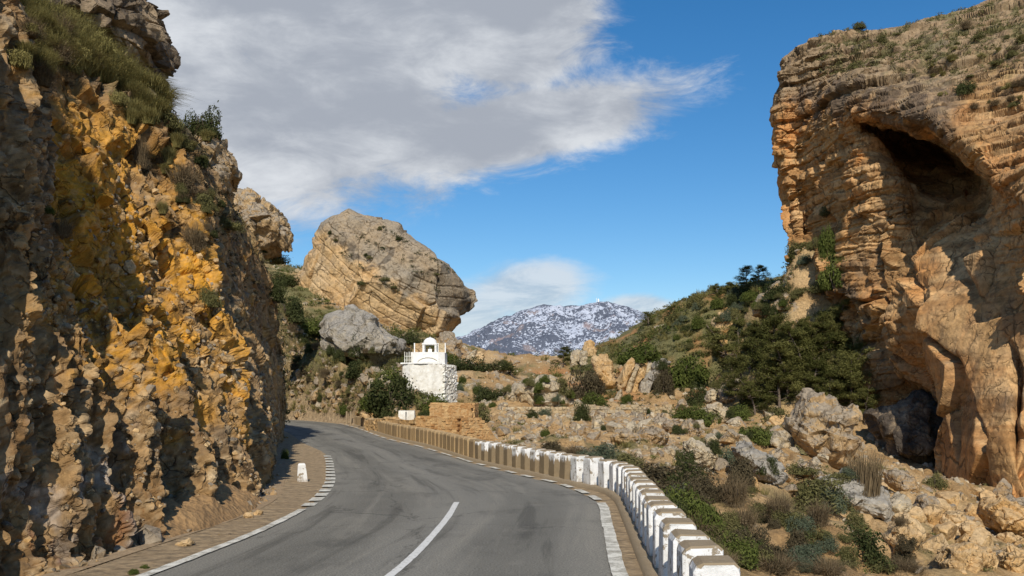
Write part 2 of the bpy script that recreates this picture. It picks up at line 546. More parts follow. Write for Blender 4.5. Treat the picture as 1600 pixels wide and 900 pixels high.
def terrain_h(x, y):
    z = terrain_base(x, y)
    r = np.hypot(x, y)
    far = sstep(165, 300, r)
    z = z * (1 - far) - 14 * far
    side = sstep(75, 130, np.abs(x)) * (1 - far)
    z = z * (1 - side) + np.clip(z, -3, 14) * side
    back = sstep(10, -40, y) * (1 - far)
    z = z * (1 - back) + np.where(x < 0, 0, -1.0) * back
    p = np.stack([x, y, np.zeros_like(x)], 1)
    dc = poly_dist(np.stack([x, y], 1), CENTER)
    a = np.abs(dc)
    off = sstep(3.5, 9.0, a)
    rough = fbm(p / 7, 4, 3) * .55 + fbm(p / 1.7, 4, 9, .55) * .22
    v1, v2, rid = voronoi(np.stack([x, y, z], 1) / 2.2, 5)
    rough += (rid - .4) * .55 * sstep(0, .12, v2 - v1)
    z = z + rough * off * (1 - far)
    # the road bed, the earth shoulder and the gutter on the cliff side
    bed = rz(y) - .035
    sh = bed + .01 - .26 * np.exp(-((dc + 5.25) / .45) ** 2) + .045 * sstep(6, 7.4, -dc) + fbm(p / 1.1, 2, 21) * .012 * sstep(3.6, 4.2, a) - .2 * sstep(4.25, 4.5, -dc) * sstep(7.3, 7.1, -dc) * (y < 47) * (y > 4)
    kl = sstep(8.2, 6.6, -dc) * (dc < 0)
    kr = sstep(5.6, 4.3, dc) * (dc >= 0)
    k = np.where(y > 84, np.where(dc < 0, sstep(6, 3.6, -dc), kr), np.where(dc < 0, kl, kr)) * (1 - far)
    return z * (1 - k) + sh * k, dc


azf = np.linspace(-.62, .62, 600)
azs = np.concatenate([np.linspace(-math.pi, -.63, 70, endpoint=False), azf, np.linspace(.63, math.pi, 70)])
rad = np.concatenate([np.geomspace(1.2, 170, 470), np.geomspace(175, 12000, 45)])
AZ, RA = np.meshgrid(azs, rad, indexing='ij')
gx, gy = (RA * np.sin(AZ)).ravel(), (RA * np.cos(AZ)).ravel()
gz, gdc = terrain_h(gx, gy)
TP = np.stack([gx, gy, gz], 1).reshape(len(azs), len(rad), 3)
m, n, b = mat('stony ground')
vec = n.n('ShaderNodeTexCoord').outputs['Object']
c = n.mix(n.ramp(n.noise(vec, .22, 8, .65), .38, .62), (.30, .185, .08), (.44, .30, .15))
c = n.mix(n.ramp(n.noise(vec, .5, 6, .65), .56, .68, 0, .8), c, (.30, .26, .21))
c = n.mix(n.attr('green'), c, n.mix(n.noise(vec, 2.3, 6, .7), (.06, .066, .02), (.21, .18, .08)))
c = n.mix(n.attr('redsoil'), c, (.40, .19, .075))
c = n.mix(n.attr('shoulder'), c, n.mix(n.noise(vec, 1.4, 7, .7), (.26, .185, .105), (.40, .30, .185)))
fn = n.noise(vec, 6, 8, .7)
c = n.mix(.45, c, n.mix(n.ramp(fn, .3, .7), (.3, .3, .3), (1.7, 1.68, 1.65)), 'MULTIPLY')
n.put(b.inputs['Base Color'], c)
v1 = n.voro(vec, 3.2)
bump(n, b, n.math('ADD', n.noise(vec, 5, 10, .72), n.math('MULTIPLY', v1, .7)), .10)
M['ground'] = m
gpx = PCX + FPX * np.tan(np.clip(np.arctan2(gx, gy), -1.2, 1.2))
gpp = np.stack([gx, gy, gz], 1)
gn = fbm(gpp / 9, 4, 31) * .5 + fbm(gpp / 2.5, 3, 33) * .35
green = sstep(-.05, .35, gn + .55 * sstep(96, 125, gy) * (gx > 8) + .4 * sstep(80, 100, gy) * (gx > 15) + .25 * (gx < -12) * (gy > 70) - .55 * ((gpx > 760) & (gpx < 1080) & (gy > 48) & (gy < 100)) - .1)
shoulder = sstep(8.5, 7.5, np.abs(gdc)) * (gy < 84) * (gdc < 0) + sstep(5.2, 4.4, gdc) * (gdc >= 0)
red = sstep(.1, .5, fbm(gpp / 6, 3, 41)) * ((gx > 2) & (gy > 95)) * .8
link('ground', raw_mesh('ground', TP, [grid_faces(len(azs), len(rad))], [M['ground']], attrs={'green': green * (1 - np.clip(shoulder, 0, 1)), 'shoulder': np.clip(shoulder, 0, 1), 'redsoil': red}), kind='structure',
     label='stony ochre valley floor and scrubby slopes around the road')


def ground_at(px, py, dmin=8, dmax=165):
    """Where the ray through a pixel first meets the ground."""
    a = math.atan((px - PCX) / FPX)
    i = np.clip(np.searchsorted(azs, a), 1, len(azs) - 1)
    h = TP[i, :470]
    dd = h[:, 1]
    zr = CAM_Z + (HOR - py) / FPX * dd
    ok = np.nonzero((zr <= h[:, 2]) & (dd > dmin) & (dd < dmax))[0]
    if len(ok) == 0:
        return None
    return np.array(W(px, py, dd[ok[0]]))


SURF = []          # (px, py, d, xyz) of every big surface, for standing plants and stones on it


def register(P):
    P = P.reshape(-1, 3)
    P = P[P[:, 1] > 3]
    SURF.append((PCX + P[:, 0] / P[:, 1] * FPX, HOR - (P[:, 2] - CAM_Z) / P[:, 1] * FPX, P))


def seen_at(px, py, r=5.):
    """The nearest registered surface point in front of a pixel."""
    best = None
    for sx, sy, P in SURF:
        k = np.nonzero((np.abs(sx - px) < r) & (np.abs(sy - py) < r))[0]
        if len(k):
            j = k[np.argmin(P[k, 1])]
            if best is None or P[j, 1] < best[1]:
                best = P[j]
    return best


register(TP[70:670, 80:480])

# ------------------------------------------------------------------ road, lines, gutter
m, n, b = mat('worn asphalt')
vec = n.n('ShaderNodeTexCoord').outputs['Object']
c = n.mix(n.noise(vec, .35, 7, .65, .8), (.112, .107, .092), (.195, .184, .155))
trk = n.n('ShaderNodeAttribute', attribute_name='across').outputs[2]
wv = n.math('SINE', n.math('ADD', n.math('MULTIPLY', trk, 12.57), n.math('MULTIPLY', n.noise(vec, .25, 4), 3)))
c = n.mix(n.ramp(wv, -1, 1, 0, .5), c, (.245, .232, .20))
cx = n.n('ShaderNodeCombineXYZ')
n.put(cx.inputs[0], n.math('MULTIPLY', trk, 7.))
sy = n.n('ShaderNodeSeparateXYZ')
n.put(sy.inputs[0], vec)
n.put(cx.inputs[1], n.math('MULTIPLY', sy.outputs[1], .07))
sk = n.noise(cx.outputs[0], 1.3, 7, .62, .5)
c = n.mix(n.ramp(sk, .50, .66, 0, .6), c, (.245, .228, .190))
c = n.mix(n.ramp(sk, .46, .34, 0, .6), c, (.072, .068, .057))
g = n.noise(vec, 34, 3, .8)
c = n.mix(.75, c, n.mix(n.ramp(g, .3, .72), (.45, .45, .45), (1.6, 1.58, 1.52)), 'MULTIPLY')
sp = n.voro(vec, 30)
c = n.mix(n.ramp(sp, .05, .16, .45, 0), c, (.30, .28, .25))
ck = n.voro(n.vmath('ADD', vec, n.vmath('MULTIPLY', n.noise(vec, .6, 5, .6, 0, 1), (2.5, 2.5, 0))), .16, 'DISTANCE_TO_EDGE')
c = n.mix(n.ramp(ck, .001, .005, .38, 0), c, (.02, .02, .018))
pt = n.noise(n.map(vec, scale=(1, .45, 1)), .55, 8, .65)
c = n.mix(n.ramp(pt, .52, .70, 0, .55), c, (.055, .053, .046))
pt2 = n.noise(n.map(vec, loc=(9, 4, 0), scale=(1, .5, 1)), 1.6, 7, .7)
c = n.mix(n.ramp(pt2, .55, .72, 0, .4), c, (.25, .23, .19))
n.put(b.inputs['Base Color'], c)
b.inputs['Roughness'].default_value = .82
bump(n, b, n.math('ADD', g, n.math('MULTIPLY', sp, .6)), .012, .9)
M['asphalt'] = m
m, n, b = mat('worn white road paint')
vec = n.n('ShaderNodeTexCoord').outputs['Object']
wn = n.math('ADD', n.noise(vec, 3, 8, .75), n.math('MULTIPLY', n.noise(vec, 30, 3, .7), .35))
c = n.mix(n.ramp(wn, .56, .80), (.66, .64, .56), (.30, .28, .23))
n.put(b.inputs['Base Color'], c)
bump(n, b, wn, .006)
M['paint'] = m
m, n, b = mat('fresh white road paint')
vec = n.n('ShaderNodeTexCoord').outputs['Object']
n.put(b.inputs['Base Color'], n.mix(n.ramp(n.noise(vec, 12, 6, .7), .45, .75), (.62, .61, .57), (.36, .35, .32)))
M['paint_mid'] = m

NA = 15
k = np.linspace(-.035, 1.03, NA)
RP = LR[:, None] * (1 - k[None, :, None]) + RR[:, None] * k[None, :, None]
edge_n = fbm(np.stack([np.arange(NR) * .35, np.zeros(NR), np.zeros(NR)], 1), 3, 8) * .12
RP[:, 0, 0] += edge_n
RP[:, -1, 0] += edge_n[::-1]
Z = rz(RP[..., 1])
Z[:, 0] -= .06
Z[:, -1] -= .06
road = link('road', raw_mesh('road', np.concatenate([RP, Z[..., None]], -1), [grid_faces(NR, NA, flip=True)], [M['asphalt']], attrs={'across': np.tile(k, NR)}), kind='structure', label='two lane asphalt road bending left round the cliff')
EDG = RP[:, -1]


def strip(name, p, wdt, z0, mt, parent, step=.25, jag=0., **pr):
    p = np.asarray(p)
    t = np.gradient(p, axis=0)
    t /= np.linalg.norm(t, axis=1, keepdims=True) + 1e-9
    nn = np.stack([t[:, 1], -t[:, 0]], 1)
    j = RNG.normal(0, jag, (len(p), 2))
    a, bb = p - nn * (wdt / 2 + j[:, :1]), p + nn * (wdt / 2 + j[:, 1:])
    P = np.stack([a, bb], 1)
    P = np.concatenate([P, rz(P[..., 1])[..., None] + z0], -1)
    return link(name, raw_mesh(name, P, [grid_faces(len(p), 2, flip=True)], [mt]), parent, **pr)


def sub(line, y0, y1):
    return line[(line[:, 1] >= y0) & (line[:, 1] <= y1)]


strip('edge_line', sub(LD, -25, 19.6) + [.07, 0], .17, .006, M['paint'], road, jag=.008, label='worn white line along the cliff side edge')
y = 20.0
for i in range(15):
    q = dense(LEFT, .05)
    s = sub(q, y, y + .78)
    strip('dash', s[::3] + [.06, 0], .3, .006, M['paint'], road)
    y += 1.08 + .03 * i
strip('centre_line', catmull([(-2.6, 4), (-1.98, 9), (-1.62, 12), (-1.44, 14.3), (-1.30, 17.9), (-1.285, 20.8)], 80), .13, .006, M['paint_mid'], road, jag=.003, label='solid white centre line ending mid bend')
strip('edge_line', sub(RD, -25, 20.8) + [-.04, 0], .21, .006, M['paint'], road, jag=.006, label='wide flaking white line beside the painted blocks')
q = dense(RIGHT, .05)
y = 21.3
for i in range(9):
    s = sub(q, y, y + 1.05)
    strip('dash', s[::4] + [-.02, 0], .2, .006, M['paint'], road)
    y += 1.55 + .05 * i
y = 35.5
while y < 79:
    strip('dash', sub(RD, y, y + 2.2), .15, .006, M['paint'], road)
    y += 2.9

m, n, b = mat('dusty gutter concrete')
vec = n.n('ShaderNodeTexCoord').outputs['Object']
c = n.mix(n.noise(vec, .9, 8, .7), (.22, .155, .09), (.40, .305, .195))
c = n.mix(n.ramp(n.noise(n.map(vec, scale=(.5, 1.6, 1)), 1.0, 6), .58, .70, 0, .75), c, (.26, .125, .05))
gr = n.noise(vec, 16, 6, .75)
c = n.mix(.6, c, n.mix(n.ramp(gr, .35, .68), (.5, .48, .45), (1.5, 1.45, 1.4)), 'MULTIPLY')
n.put(b.inputs['Base Color'], c)
bump(n, b, n.noise(vec, 14, 9, .75), .02)
M['gutter'] = m
CD = .5 * (LR + RR)
t = np.gradient(CD, axis=0)
t /= np.linalg.norm(t, axis=1, keepdims=True)
nl = np.stack([-t[:, 1], t[:, 0]], 1)
sel = (CD[:, 1] > 4) & (CD[:, 1] < 47)
prof = [(4.25, -.02), (4.7, -.06), (5.08, -.22), (5.35, -.22), (5.8, -.03), (6.5, .10), (7.0, .14), (7.15, .0)]
G = np.stack([np.concatenate([CD[sel] + nl[sel] * o, (rz(CD[sel][:, 1]) + zz)[:, None]], 1) for o, zz in prof], 1)
G = catmull(G, 36, 1)
kk = fbm(G.reshape(-1, 3) / 1.4, 2, 12).reshape(G.shape[:2])
G[..., 2] += kk * .025 * np.linspace(.2, 1, 36)
gut = link('gutter', raw_mesh('gutter', G, [grid_faces(G.shape[0], G.shape[1])], [M['gutter']]), kind='structure', label='dusty concrete gutter between the road and the cliff foot')
register(G)

# ------------------------------------------------------------------ cliffs
CELL = None


def edge_fade(e, scale):
    """Facets sink to a common joint where they meet, as wide as the mesh can draw it."""
    return sstep(0, np.clip(2.6 * CELL / scale, .03, .7), e)


def fine_enough(scale):
    """Relief of this size fades where the mesh is too coarse to carry it."""
    return np.clip(scale / (3.4 * CELL) - .6, 0, 1)


def patch(name, ctrl, nu, nv, disp, mt, attrs=None, flip=False, quiet=(0, 99), wu=None, wv=None, reg=True, **pr):
    C = Wa(ctrl)
    P = catmull(C, nu if wu is None else wu, 0)
    P = catmull(P, nv if wv is None else wv, 1)
    U, V = np.meshgrid(np.linspace(0, C.shape[0] - 1, P.shape[0]) if wu is None else wu, np.linspace(0, C.shape[1] - 1, P.shape[1]) if wv is None else wv, indexing='ij')
    # space the points of every column evenly as they are seen
    st = np.linalg.norm(np.diff(P, axis=1), axis=2) / np.maximum(P[:, 1:, 1], 3) * np.where(V[:, 1:] < quiet[0], .25, np.where(V[:, 1:] > quiet[1], .25, 1))
    st = .7 * st + .3 * st.mean(1, keepdims=True)
    cs = np.concatenate([np.zeros((len(P), 1)), np.cumsum(st, 1)], 1)
    for i in range(len(P)):
        tq = np.linspace(0, cs[i, -1], P.shape[1])
        V[i] = np.interp(tq, cs[i], V[i])
        P[i] = np.stack([np.interp(tq, cs[i], P[i, :, k]) for k in range(3)], 1)
    n0 = normals(P)
    for _ in range(12):
        n0[1:-1, 1:-1] = (n0[1:-1, 1:-1] * 2 + n0[:-2, 1:-1] + n0[2:, 1:-1] + n0[1:-1, :-2] + n0[1:-1, 2:]) / 6
    n0 /= np.linalg.norm(n0, axis=-1, keepdims=True)
    n0 = -n0 if flip else n0
    global CELL
    CELL = np.maximum(np.linalg.norm(np.gradient(P, axis=0), axis=-1), np.linalg.norm(np.gradient(P, axis=1), axis=-1)).ravel()
    sh = P.shape[:2]
    pf, nf, uf, vf = P.reshape(-1, 3), n0.reshape(-1, 3), U.ravel(), V.ravel()
    q = pf.copy()
    for f in disp:
        q = q + f(q, nf, uf, vf)
        Q = q.reshape(sh + (3,))
        CELL = np.maximum(np.linalg.norm(np.gradient(Q, axis=0), axis=-1), np.linalg.norm(np.gradient(Q, axis=1), axis=-1)).ravel()
        n1 = normals(Q)
        n1 = -n1 if flip else n1
        for _ in range(5):
            n1[1:-1, 1:-1] = (n1[1:-1, 1:-1] * 2 + n1[:-2, 1:-1] + n1[2:, 1:-1] + n1[1:-1, :-2] + n1[1:-1, 2:]) / 6
        n1 = n1 + .4 * n0
        nf = (n1 / (np.linalg.norm(n1, axis=-1, keepdims=True) + 1e-9)).reshape(-1, 3)
    at = attrs(q, nf, uf, vf) if attrs else None
    Q = q.reshape(sh + (3,))
    o = link(name, raw_mesh(name, Q, [grid_faces(*sh, flip=flip)], [mt], False, attrs=at), **pr)
    if reg:
        register(Q)
    return o, Q, U, V


def along(nf, a):
    return nf * a[:, None]


def gauss(x, c, s):
    return np.exp(-((x - c) / s) ** 2)


# --- the road cut on the left: columns run from behind the camera to the bend, rows from foot to the slope above
LC = [
    [(-1500, 1180, 5), (-1500, 1000, 5.2), (-1560, 700, 5.6), (-1640, 300, 6.2), (-1700, -200, 7), (-1750, -700, 8), (-2200, -900, 9), (-3000, -900, 11)],
    [(-330, 1060, 9), (-330, 960, 9.1), (-345, 760, 9.5), (-350, 480, 10.2), (-350, 180, 11), (-340, -60, 12), (-520, -190, 14), (-900, -260, 18)],
    [(-8, 960, 12.4), (-8, 870, 12.5), (-20, 700, 12.9), (-38, 480, 13.6), (-38, 220, 14.5), (-30, -40, 15.6), (-160, -90, 18), (-420, -150, 24)],
    [(112, 920, 14.4), (110, 850, 14.5), (92, 700, 14.9), (62, 520, 15.5), (32, 330, 16.9), (14, 85, 19.6), (-40, -20, 22.4), (-220, -100, 27)],
    [(182, 880, 16.1), (180, 825, 16.2), (168, 690, 16.8), (136, 530, 17.7), (98, 330, 19.9), (78, 98, 22.8), (60, 20, 25), (-60, -60, 30)],
    [(252, 850, 18.1), (250, 800, 18.2), (238, 690, 18.8), (208, 535, 20.0), (176, 335, 22.2), (150, 125, 24.8), (140, 70, 27.2), (60, 0, 33)],
    [(322, 810, 21.9), (320, 770, 22), (308, 670, 22.5), (284, 535, 23.4), (250, 355, 25.2), (222, 165, 27.6), (215, 140, 30), (170, 90, 36)],
    [(386, 775, 26.9), (384, 742, 27), (374, 650, 27.6), (346, 545, 28.4), (308, 390, 29.6), (268, 205, 30.8), (262, 185, 34), (235, 165, 40)],
    [(426, 735, 35.8), (424, 706, 36), (414, 630, 37), (396, 545, 37.6), (362, 430, 38.4), (325, 270, 39.4), (318, 255, 43), (300, 250, 48)],
    [(450, 700, 49.8), (449, 680, 50), (447, 620, 50), (440, 560, 50.4), (424, 470, 50.6), (380, 372, 51), (360, 352, 55), (340, 350, 60)],
    [(448, 690, 56), (447, 676, 56), (445, 620, 56), (438, 560, 56), (422, 480, 56), (378, 392, 56), (350, 370, 58), (320, 370, 62)],
    [(380, 680, 64), (380, 670, 64), (380, 620, 64), (375, 560, 64), (365, 490, 64), (330, 400, 64), (310, 390, 64), (290, 390, 66)],
]


def left_ribs(q, n, u, v):
    lo = sstep(5.3, 4.2, v)
    g = -1.25 * gauss(u, 4.25 + .06 * np.sin(v * 2.2), .36) * sstep(.2, .7, v) * sstep(3.7, 2.7, v)
    g += -.85 * gauss(u, 5.42, .22) * sstep(3.6, 2.4, v)
    g += -.7 * gauss(u, 6.55 + .1 * (v - 2), .2) * sstep(5, 3, v)
    g += -.8 * gauss(u, 7.5, .25) * sstep(5.2, 3.6, v)
    g += .55 * gauss(u, 4.95, .16) * sstep(2.6, 1.6, v)
    g += .65 * gauss(u, 3.72 - .16 * (v - 2), .26) * sstep(4.0, 3.2, v)
    face = 1 - .75 * sstep(2.6, 3.5, v) * sstep(2.7, 3.2, u) * sstep(6.2, 5.4, u)
    g += .5 * gauss(u, 6.1, .2) * lo
    a = np.stack([u * 2.6, v * .35, u * 0], 1)
    b = np.stack([u * 6.5, v * .4, u * 0], 1)
    wob = fbm(q / 3, 3, 60)
    a[:, 0] += wob * .35
    b[:, 0] += wob * .8
    g += .75 * gauss(u, 1.35, .22) * sstep(2.7, 3.6, v)  # unseen rib out of frame, bulged out to shade the near face
    g += fbm(a, 3, 61, .5, True) * .42 * (.3 + .7 * lo) + fbm(b, 2, 64, .5, True) * .24 * lo * (.3 + .7 * sstep(3.8, 2.2, v))
    far = 1 - .45 * sstep(7, 8.6, u) * sstep(5.2, 3.6, v)
    return along(n, g * far * sstep(11, 10.2, u) * face)


def left_blocks(q, n, u, v):
    wq = q + np.stack([fbm(q / 1.5, 2, 71), fbm(q / 1.5, 2, 72), fbm(q / 1.5, 2, 73)], 1) * .12
    up = sstep(2.2, 3.4, v + .3 * fbm(q / 2, 2, 70) + .5 * sstep(4.4, 5, u)) * sstep(5.35, 4.9, v) * sstep(3.0, 3.9, u + .3 * fbm(q / 2, 2, 69))
    e, rid, tl = facets(wq * [1, 1, .5] / 1.05, 74)
    a = (((rid - .5) * .34 + tl * .62) * edge_fade(e, 1.05) - .10 * sstep(.09, .0, e)) * (.18 + .85 * up) * fine_enough(1.15)
    e, rid, tl = facets(wq * [1, 1, .62] / .40, 75)
    a += (((rid - .5) * .12 + tl * .24) * edge_fade(e, .4) - .04 * sstep(.10, .0, e)) * (.75 + .35 * up) * fine_enough(.42)
    e, rid, tl = facets(wq * [1, 1, .8] / .16, 76)
    a += ((rid - .5) * .07 + tl * .13) * fine_enough(.16) * edge_fade(e, .16)
    return along(n, a * (1 - .35 * sstep(7.4, 8.8, u)) - .75 * sstep(7.3, 8.8, u) * sstep(4.9, 3.4, v))


def left_cobbles(q, n, u, v):
    lo = np.maximum(sstep(4.4, 3.2, v), sstep(3.9, 3.1, u)) * (1 - .8 * gauss(u, 4.25, .42) * sstep(4, 3, v))
    global COB_A, COB_B
    v1, v2, rid = voronoi(q / .21, 81)
    COB_A = (v1, rid, lo)
    big = rid > .45
    a = np.where(big, np.sqrt(np.clip(.36 - v1 * v1, 0, 1)) * .17, 0) * lo * fine_enough(.21)
    v1, v2, rid = voronoi(q / .09, 82)
    COB_B = (v1, rid)
    a += np.sqrt(np.clip(.3 - v1 * v1, 0, 1)) * .045 * (.3 + .7 * lo) * fine_enough(.14)
    a *= 1.0
    a += fbm(q / .5, 3, 83, .55) * .05
    return along(n, a)


def left_attr(q, n, u, v):
    f = fbm(q / 2.2, 4, 90)
    g = fbm(q / .8, 4, 95)
    och = sstep(-.05, .45, f * .6 + .25 * g + 1.6 * gauss(u, 4.5, 1.5) * gauss(v, 3.6, 1.2) - .22)
    och = np.maximum(och, sstep(.15, .6, g * .6 + .75 * gauss(u, 6.3, .5) * gauss(v, 2.8, .9)) * .8)
    och *= sstep(5.0, 4.3, v)
    v1, rid, lo = COB_A
    v2, rid2 = COB_B
    zone = sstep(-.25, .25, fbm(q / 1.3, 3, 96)) * lo
    pale = np.clip(sstep(.58, .42, v1) * (rid > .5) * (.25 + .75 * np.mod(rid * 9.7, 1)) + sstep(.6, .4, v2) * (rid2 > .6) * .45 * (1 - sstep(.6, .5, v1) * (rid > .45)), 0, 1) * (.3 + .7 * zone) * .85
    gap = np.clip(sstep(.55, .8, v1) * .6 + sstep(.5, .75, v2) * .5, 0, 1) * zone
    earth = gauss(u, 4.25, .4) * sstep(4.0, 3.0, v) * .85 + gauss(u, 5.42, .22) * sstep(3.5, 2, v) * .7
    lime = sstep(.15, .5, g + .35 * fbm(np.stack([u * 9, v * .5, u], 1), 3, 98)) * sstep(4.2, 3.2, u) * sstep(2.6, 1.6, v) * .65
    rust = sstep(.3, .5, fbm(np.stack([u * 11, v * .5, u], 1), 3, 99)) * sstep(1.7, 1.1, v) * sstep(4.3, 3.6, u) * .5
    scrub = np.clip(sstep(4.75, 5.25, v + .4 * g) * .9 + .75 * sstep(.15, .5, f) * sstep(7.0, 8, u) * sstep(3.2, 4.2, v), 0, 1)
    return {'ochre': och, 'pale': pale, 'earth': earth, 'lime': lime, 'rust': rust, 'scrub': scrub, 'gap': gap}


uu = np.concatenate([np.linspace(0, 1.8, 50, endpoint=False), np.linspace(1.8, 9.3, 760, endpoint=False), np.linspace(9.3, 11, 150)])
vv = np.concatenate([np.linspace(0, 5.2, 540, endpoint=False), np.linspace(5.2, 7, 80)])
left_cliff, LQ, LU, LV = patch('left_cliff', LC, 0, 0, [left_ribs, left_blocks, left_cobbles], M['cliff_left'], left_attr, wu=uu, wv=vv, kind='structure',
                               quiet=(0, 5.3), label='ochre and tan conglomerate road cut rising beside the left edge of the road')

# --- the great wall on the right: columns from its far left edge to beyond the frame, rows from the top down
RCR = [
    # k0 (behind the left edge), k1 ... k10
    [(1262, 92, 125), (1235, 96, 112), (1262, 76, 112), (1310, 60, 112), (1352, 58, 112), (1400, 52, 112), (1450, 42, 111), (1505, 26, 110), (1562, 6, 108), (1640, -20, 106), (1800, -60, 104), (2100, -60, 104)],
    [(1240, 110, 112), (1223, 100, 95), (1250, 80, 93), (1300, 61, 92), (1345, 57, 91), (1390, 50, 90), (1440, 40, 89), (1500, 22, 88), (1560, 3, 86), (1640, -22, 84), (1800, -80, 80), (2100, -100, 80)],
    [(1236, 140, 112), (1215, 135, 93), (1250, 122, 90), (1300, 115, 86), (1345, 112, 82), (1400, 115, 79), (1450, 112, 76), (1500, 108, 73), (1560, 110, 70), (1640, 100, 66), (1800, 80, 60), (2100, 40, 60)],
    [(1234, 190, 112), (1210, 185, 92), (1250, 182, 88.5), (1302, 182, 82), (1345, 172, 76), (1400, 182, 72), (1450, 196, 68), (1500, 228, 65), (1560, 272, 60), (1640, 300, 54), (1800, 300, 47), (2100, 300, 47)],
    [(1238, 240, 112), (1215, 236, 92), (1254, 236, 89), (1306, 222, 82), (1346, 196, 79), (1372, 200, 86), (1440, 224, 88), (1512, 262, 84), (1565, 302, 63), (1640, 350, 54), (1800, 350, 47), (2100, 350, 47)],
    [(1248, 296, 112), (1228, 292, 92), (1262, 292, 89), (1330, 280, 79), (1386, 268, 76.5), (1402, 268, 83), (1462, 285, 82), (1520, 310, 75), (1566, 347, 63), (1640, 420, 54), (1800, 420, 47), (2100, 420, 47)],
    [(1258, 350, 112), (1240, 350, 92), (1270, 350, 89), (1338, 345, 78.5), (1412, 335, 74.5), (1434, 335, 75.5), (1478, 345, 72.5), (1522, 365, 67), (1565, 400, 61), (1640, 480, 54), (1800, 480, 47), (2100, 480, 47)],
    [(1262, 425, 112), (1244, 425, 92), (1276, 430, 89), (1318, 440, 82), (1352, 440, 77.5), (1424, 440, 72), (1448, 440, 67.5), (1510, 440, 64), (1565, 470, 59), (1640, 560, 53), (1800, 560, 46), (2100, 560, 46)],
    [(1275, 510, 112), (1256, 510, 92), (1286, 520, 89), (1322, 540, 82), (1362, 545, 77), (1424, 540, 71.5), (1458, 530, 65), (1512, 530, 61), (1568, 560, 57), (1640, 640, 52), (1800, 640, 45), (2100, 640, 45)],
    [(1290, 600, 112), (1275, 600, 92), (1300, 610, 89), (1334, 620, 82.5), (1376, 620, 77.5), (1440, 606, 73.5), (1478, 606, 64), (1514, 620, 59.5), (1570, 640, 54.5), (1640, 700, 51), (1800, 700, 44), (2100, 700, 44)],
    [(1300, 680, 108), (1290, 680, 92), (1315, 690, 89), (1350, 700, 83), (1396, 700, 80), (1474, 700, 80), (1489, 695, 62.5), (1520, 710, 58), (1575, 725, 52), (1640, 770, 50), (1800, 770, 43), (2100, 770, 43)],
    [(1310, 760, 100), (1305, 760, 92), (1330, 765, 88), (1375, 775, 82), (1425, 780, 80), (1480, 780, 76), (1490, 785, 61), (1524, 800, 57), (1582, 800, 50.5), (1640, 830, 49), (1800, 830, 42), (2100, 830, 42)],
    [(1310, 830, 98), (1305, 830, 90), (1330, 830, 86), (1375, 840, 80), (1425, 850, 78), (1480, 850, 74), (1490, 850, 60), (1524, 850, 56), (1582, 850, 50), (1640, 880, 48), (1800, 880, 41), (2100, 880, 41)],
]


def right_mass(q, n, u, v):
    a = fbm(q / 5.5, 3, 110) * .4
    wq = q + np.stack([fbm(q / 4, 2, 111), fbm(q / 4, 2, 112), fbm(q / 4, 2, 113)], 1) * .3
    calm = 1 - .55 * sstep(5.4, 6.4, u) * sstep(5.5, 7, v)
    e, rid, tl = facets(wq * [1, 1, .6] / 5.0, 114)
    a += (((rid - .5) * 1.0 + tl * 2.4) * edge_fade(e, 5.) - .45 * sstep(.04, 0, e)) * (.3 + .7 * sstep(4, 6, v)) * sstep(2.4, 3, v) * fine_enough(4) * calm
    a += -1.5 * gauss(u, 8.28, .10) * sstep(7.4, 7.9, v) * sstep(10.2, 9.6, v) - 1.0 * gauss(u, 8.6 + .05 * np.sin(v * 3), .05) * sstep(9.2, 9.6, v)
    e, rid, tl = facets(wq * [1, 1, 1.5] / 1.7, 115)
    a += (((rid - .5) * .28 + tl * .55) * edge_fade(e, 1.7) - .12 * sstep(.07, 0, e)) * (.55 + .45 * sstep(6, 4.5, u)) * fine_enough(1.7) * (calm * 1.6 - .6)
    e, rid, tl = facets(wq * [1, 1, 1.6] / .6, 116)
    a += ((rid - .5) * .10 + tl * .18) * edge_fade(e, .6) * fine_enough(.6) * (calm * 1.6 - .6)
    # the mass is quieter inside the hollow under the lip
    quiet = 1 - .7 * gauss(u, 5.6, 1.6) * gauss(v, 4.9, 1.0)
    return along(n, a * quiet)


def right_strata(q, n, u, v):
    z = q[:, 2] + fbm(q / 12, 2, 120) * .8 + fbm(q / 1.5, 2, 119) * .07 + q[:, 0] * .03
    am = .25 - .19 * sstep(5.0, 5.8, u) * sstep(5.6, 6.6, v) + .95 * sstep(5.2, 3.2, u + .3 * fbm(q / 4, 2, 121)) + .75 * sstep(6.4, 7.3, u) * sstep(7, 5, v) + 1.1 * sstep(3.5, 2.6, v)
    out = np.zeros(len(q))
    for h, amp, sd_ in ((2.1, .50, 122), (.85, .34, 123), (.36, .17, 124)):
        t = z / h
        i = np.floor(t)
        f = t - i
        r0 = ihash(i.astype(np.int64), (i * 0 + 3).astype(np.int64), (i * 0).astype(np.int64), sd_).astype(float) / 4294967295.
        r1 = ihash((i + 1).astype(np.int64), (i * 0 + 3).astype(np.int64), (i * 0).astype(np.int64), sd_).astype(float) / 4294967295.
        brk = .55 + .6 * fbm(np.stack([q[:, 0] / 3, q[:, 1] / 3, i * 7.3], 1), 2, sd_ + 9)
        lay = r0 + (r1 - r0) * sstep(.84, 1, f)
        out += fine_enough(h) * amp * ((lay - .5) * 1.25 * np.clip(brk, 0, 1.2) - .6 * gauss(f, .9, .08) * np.clip(brk, 0, 1))
    return along(n, out * am)


def right_cap(q, n, u, v):
    t = sstep(2.3, 1.8, v)
    led = fbm(q * [.6, .6, 2.2] / 2.2, 4, 130, .55) * .45
    return along(n, led * t * fine_enough(1.2))


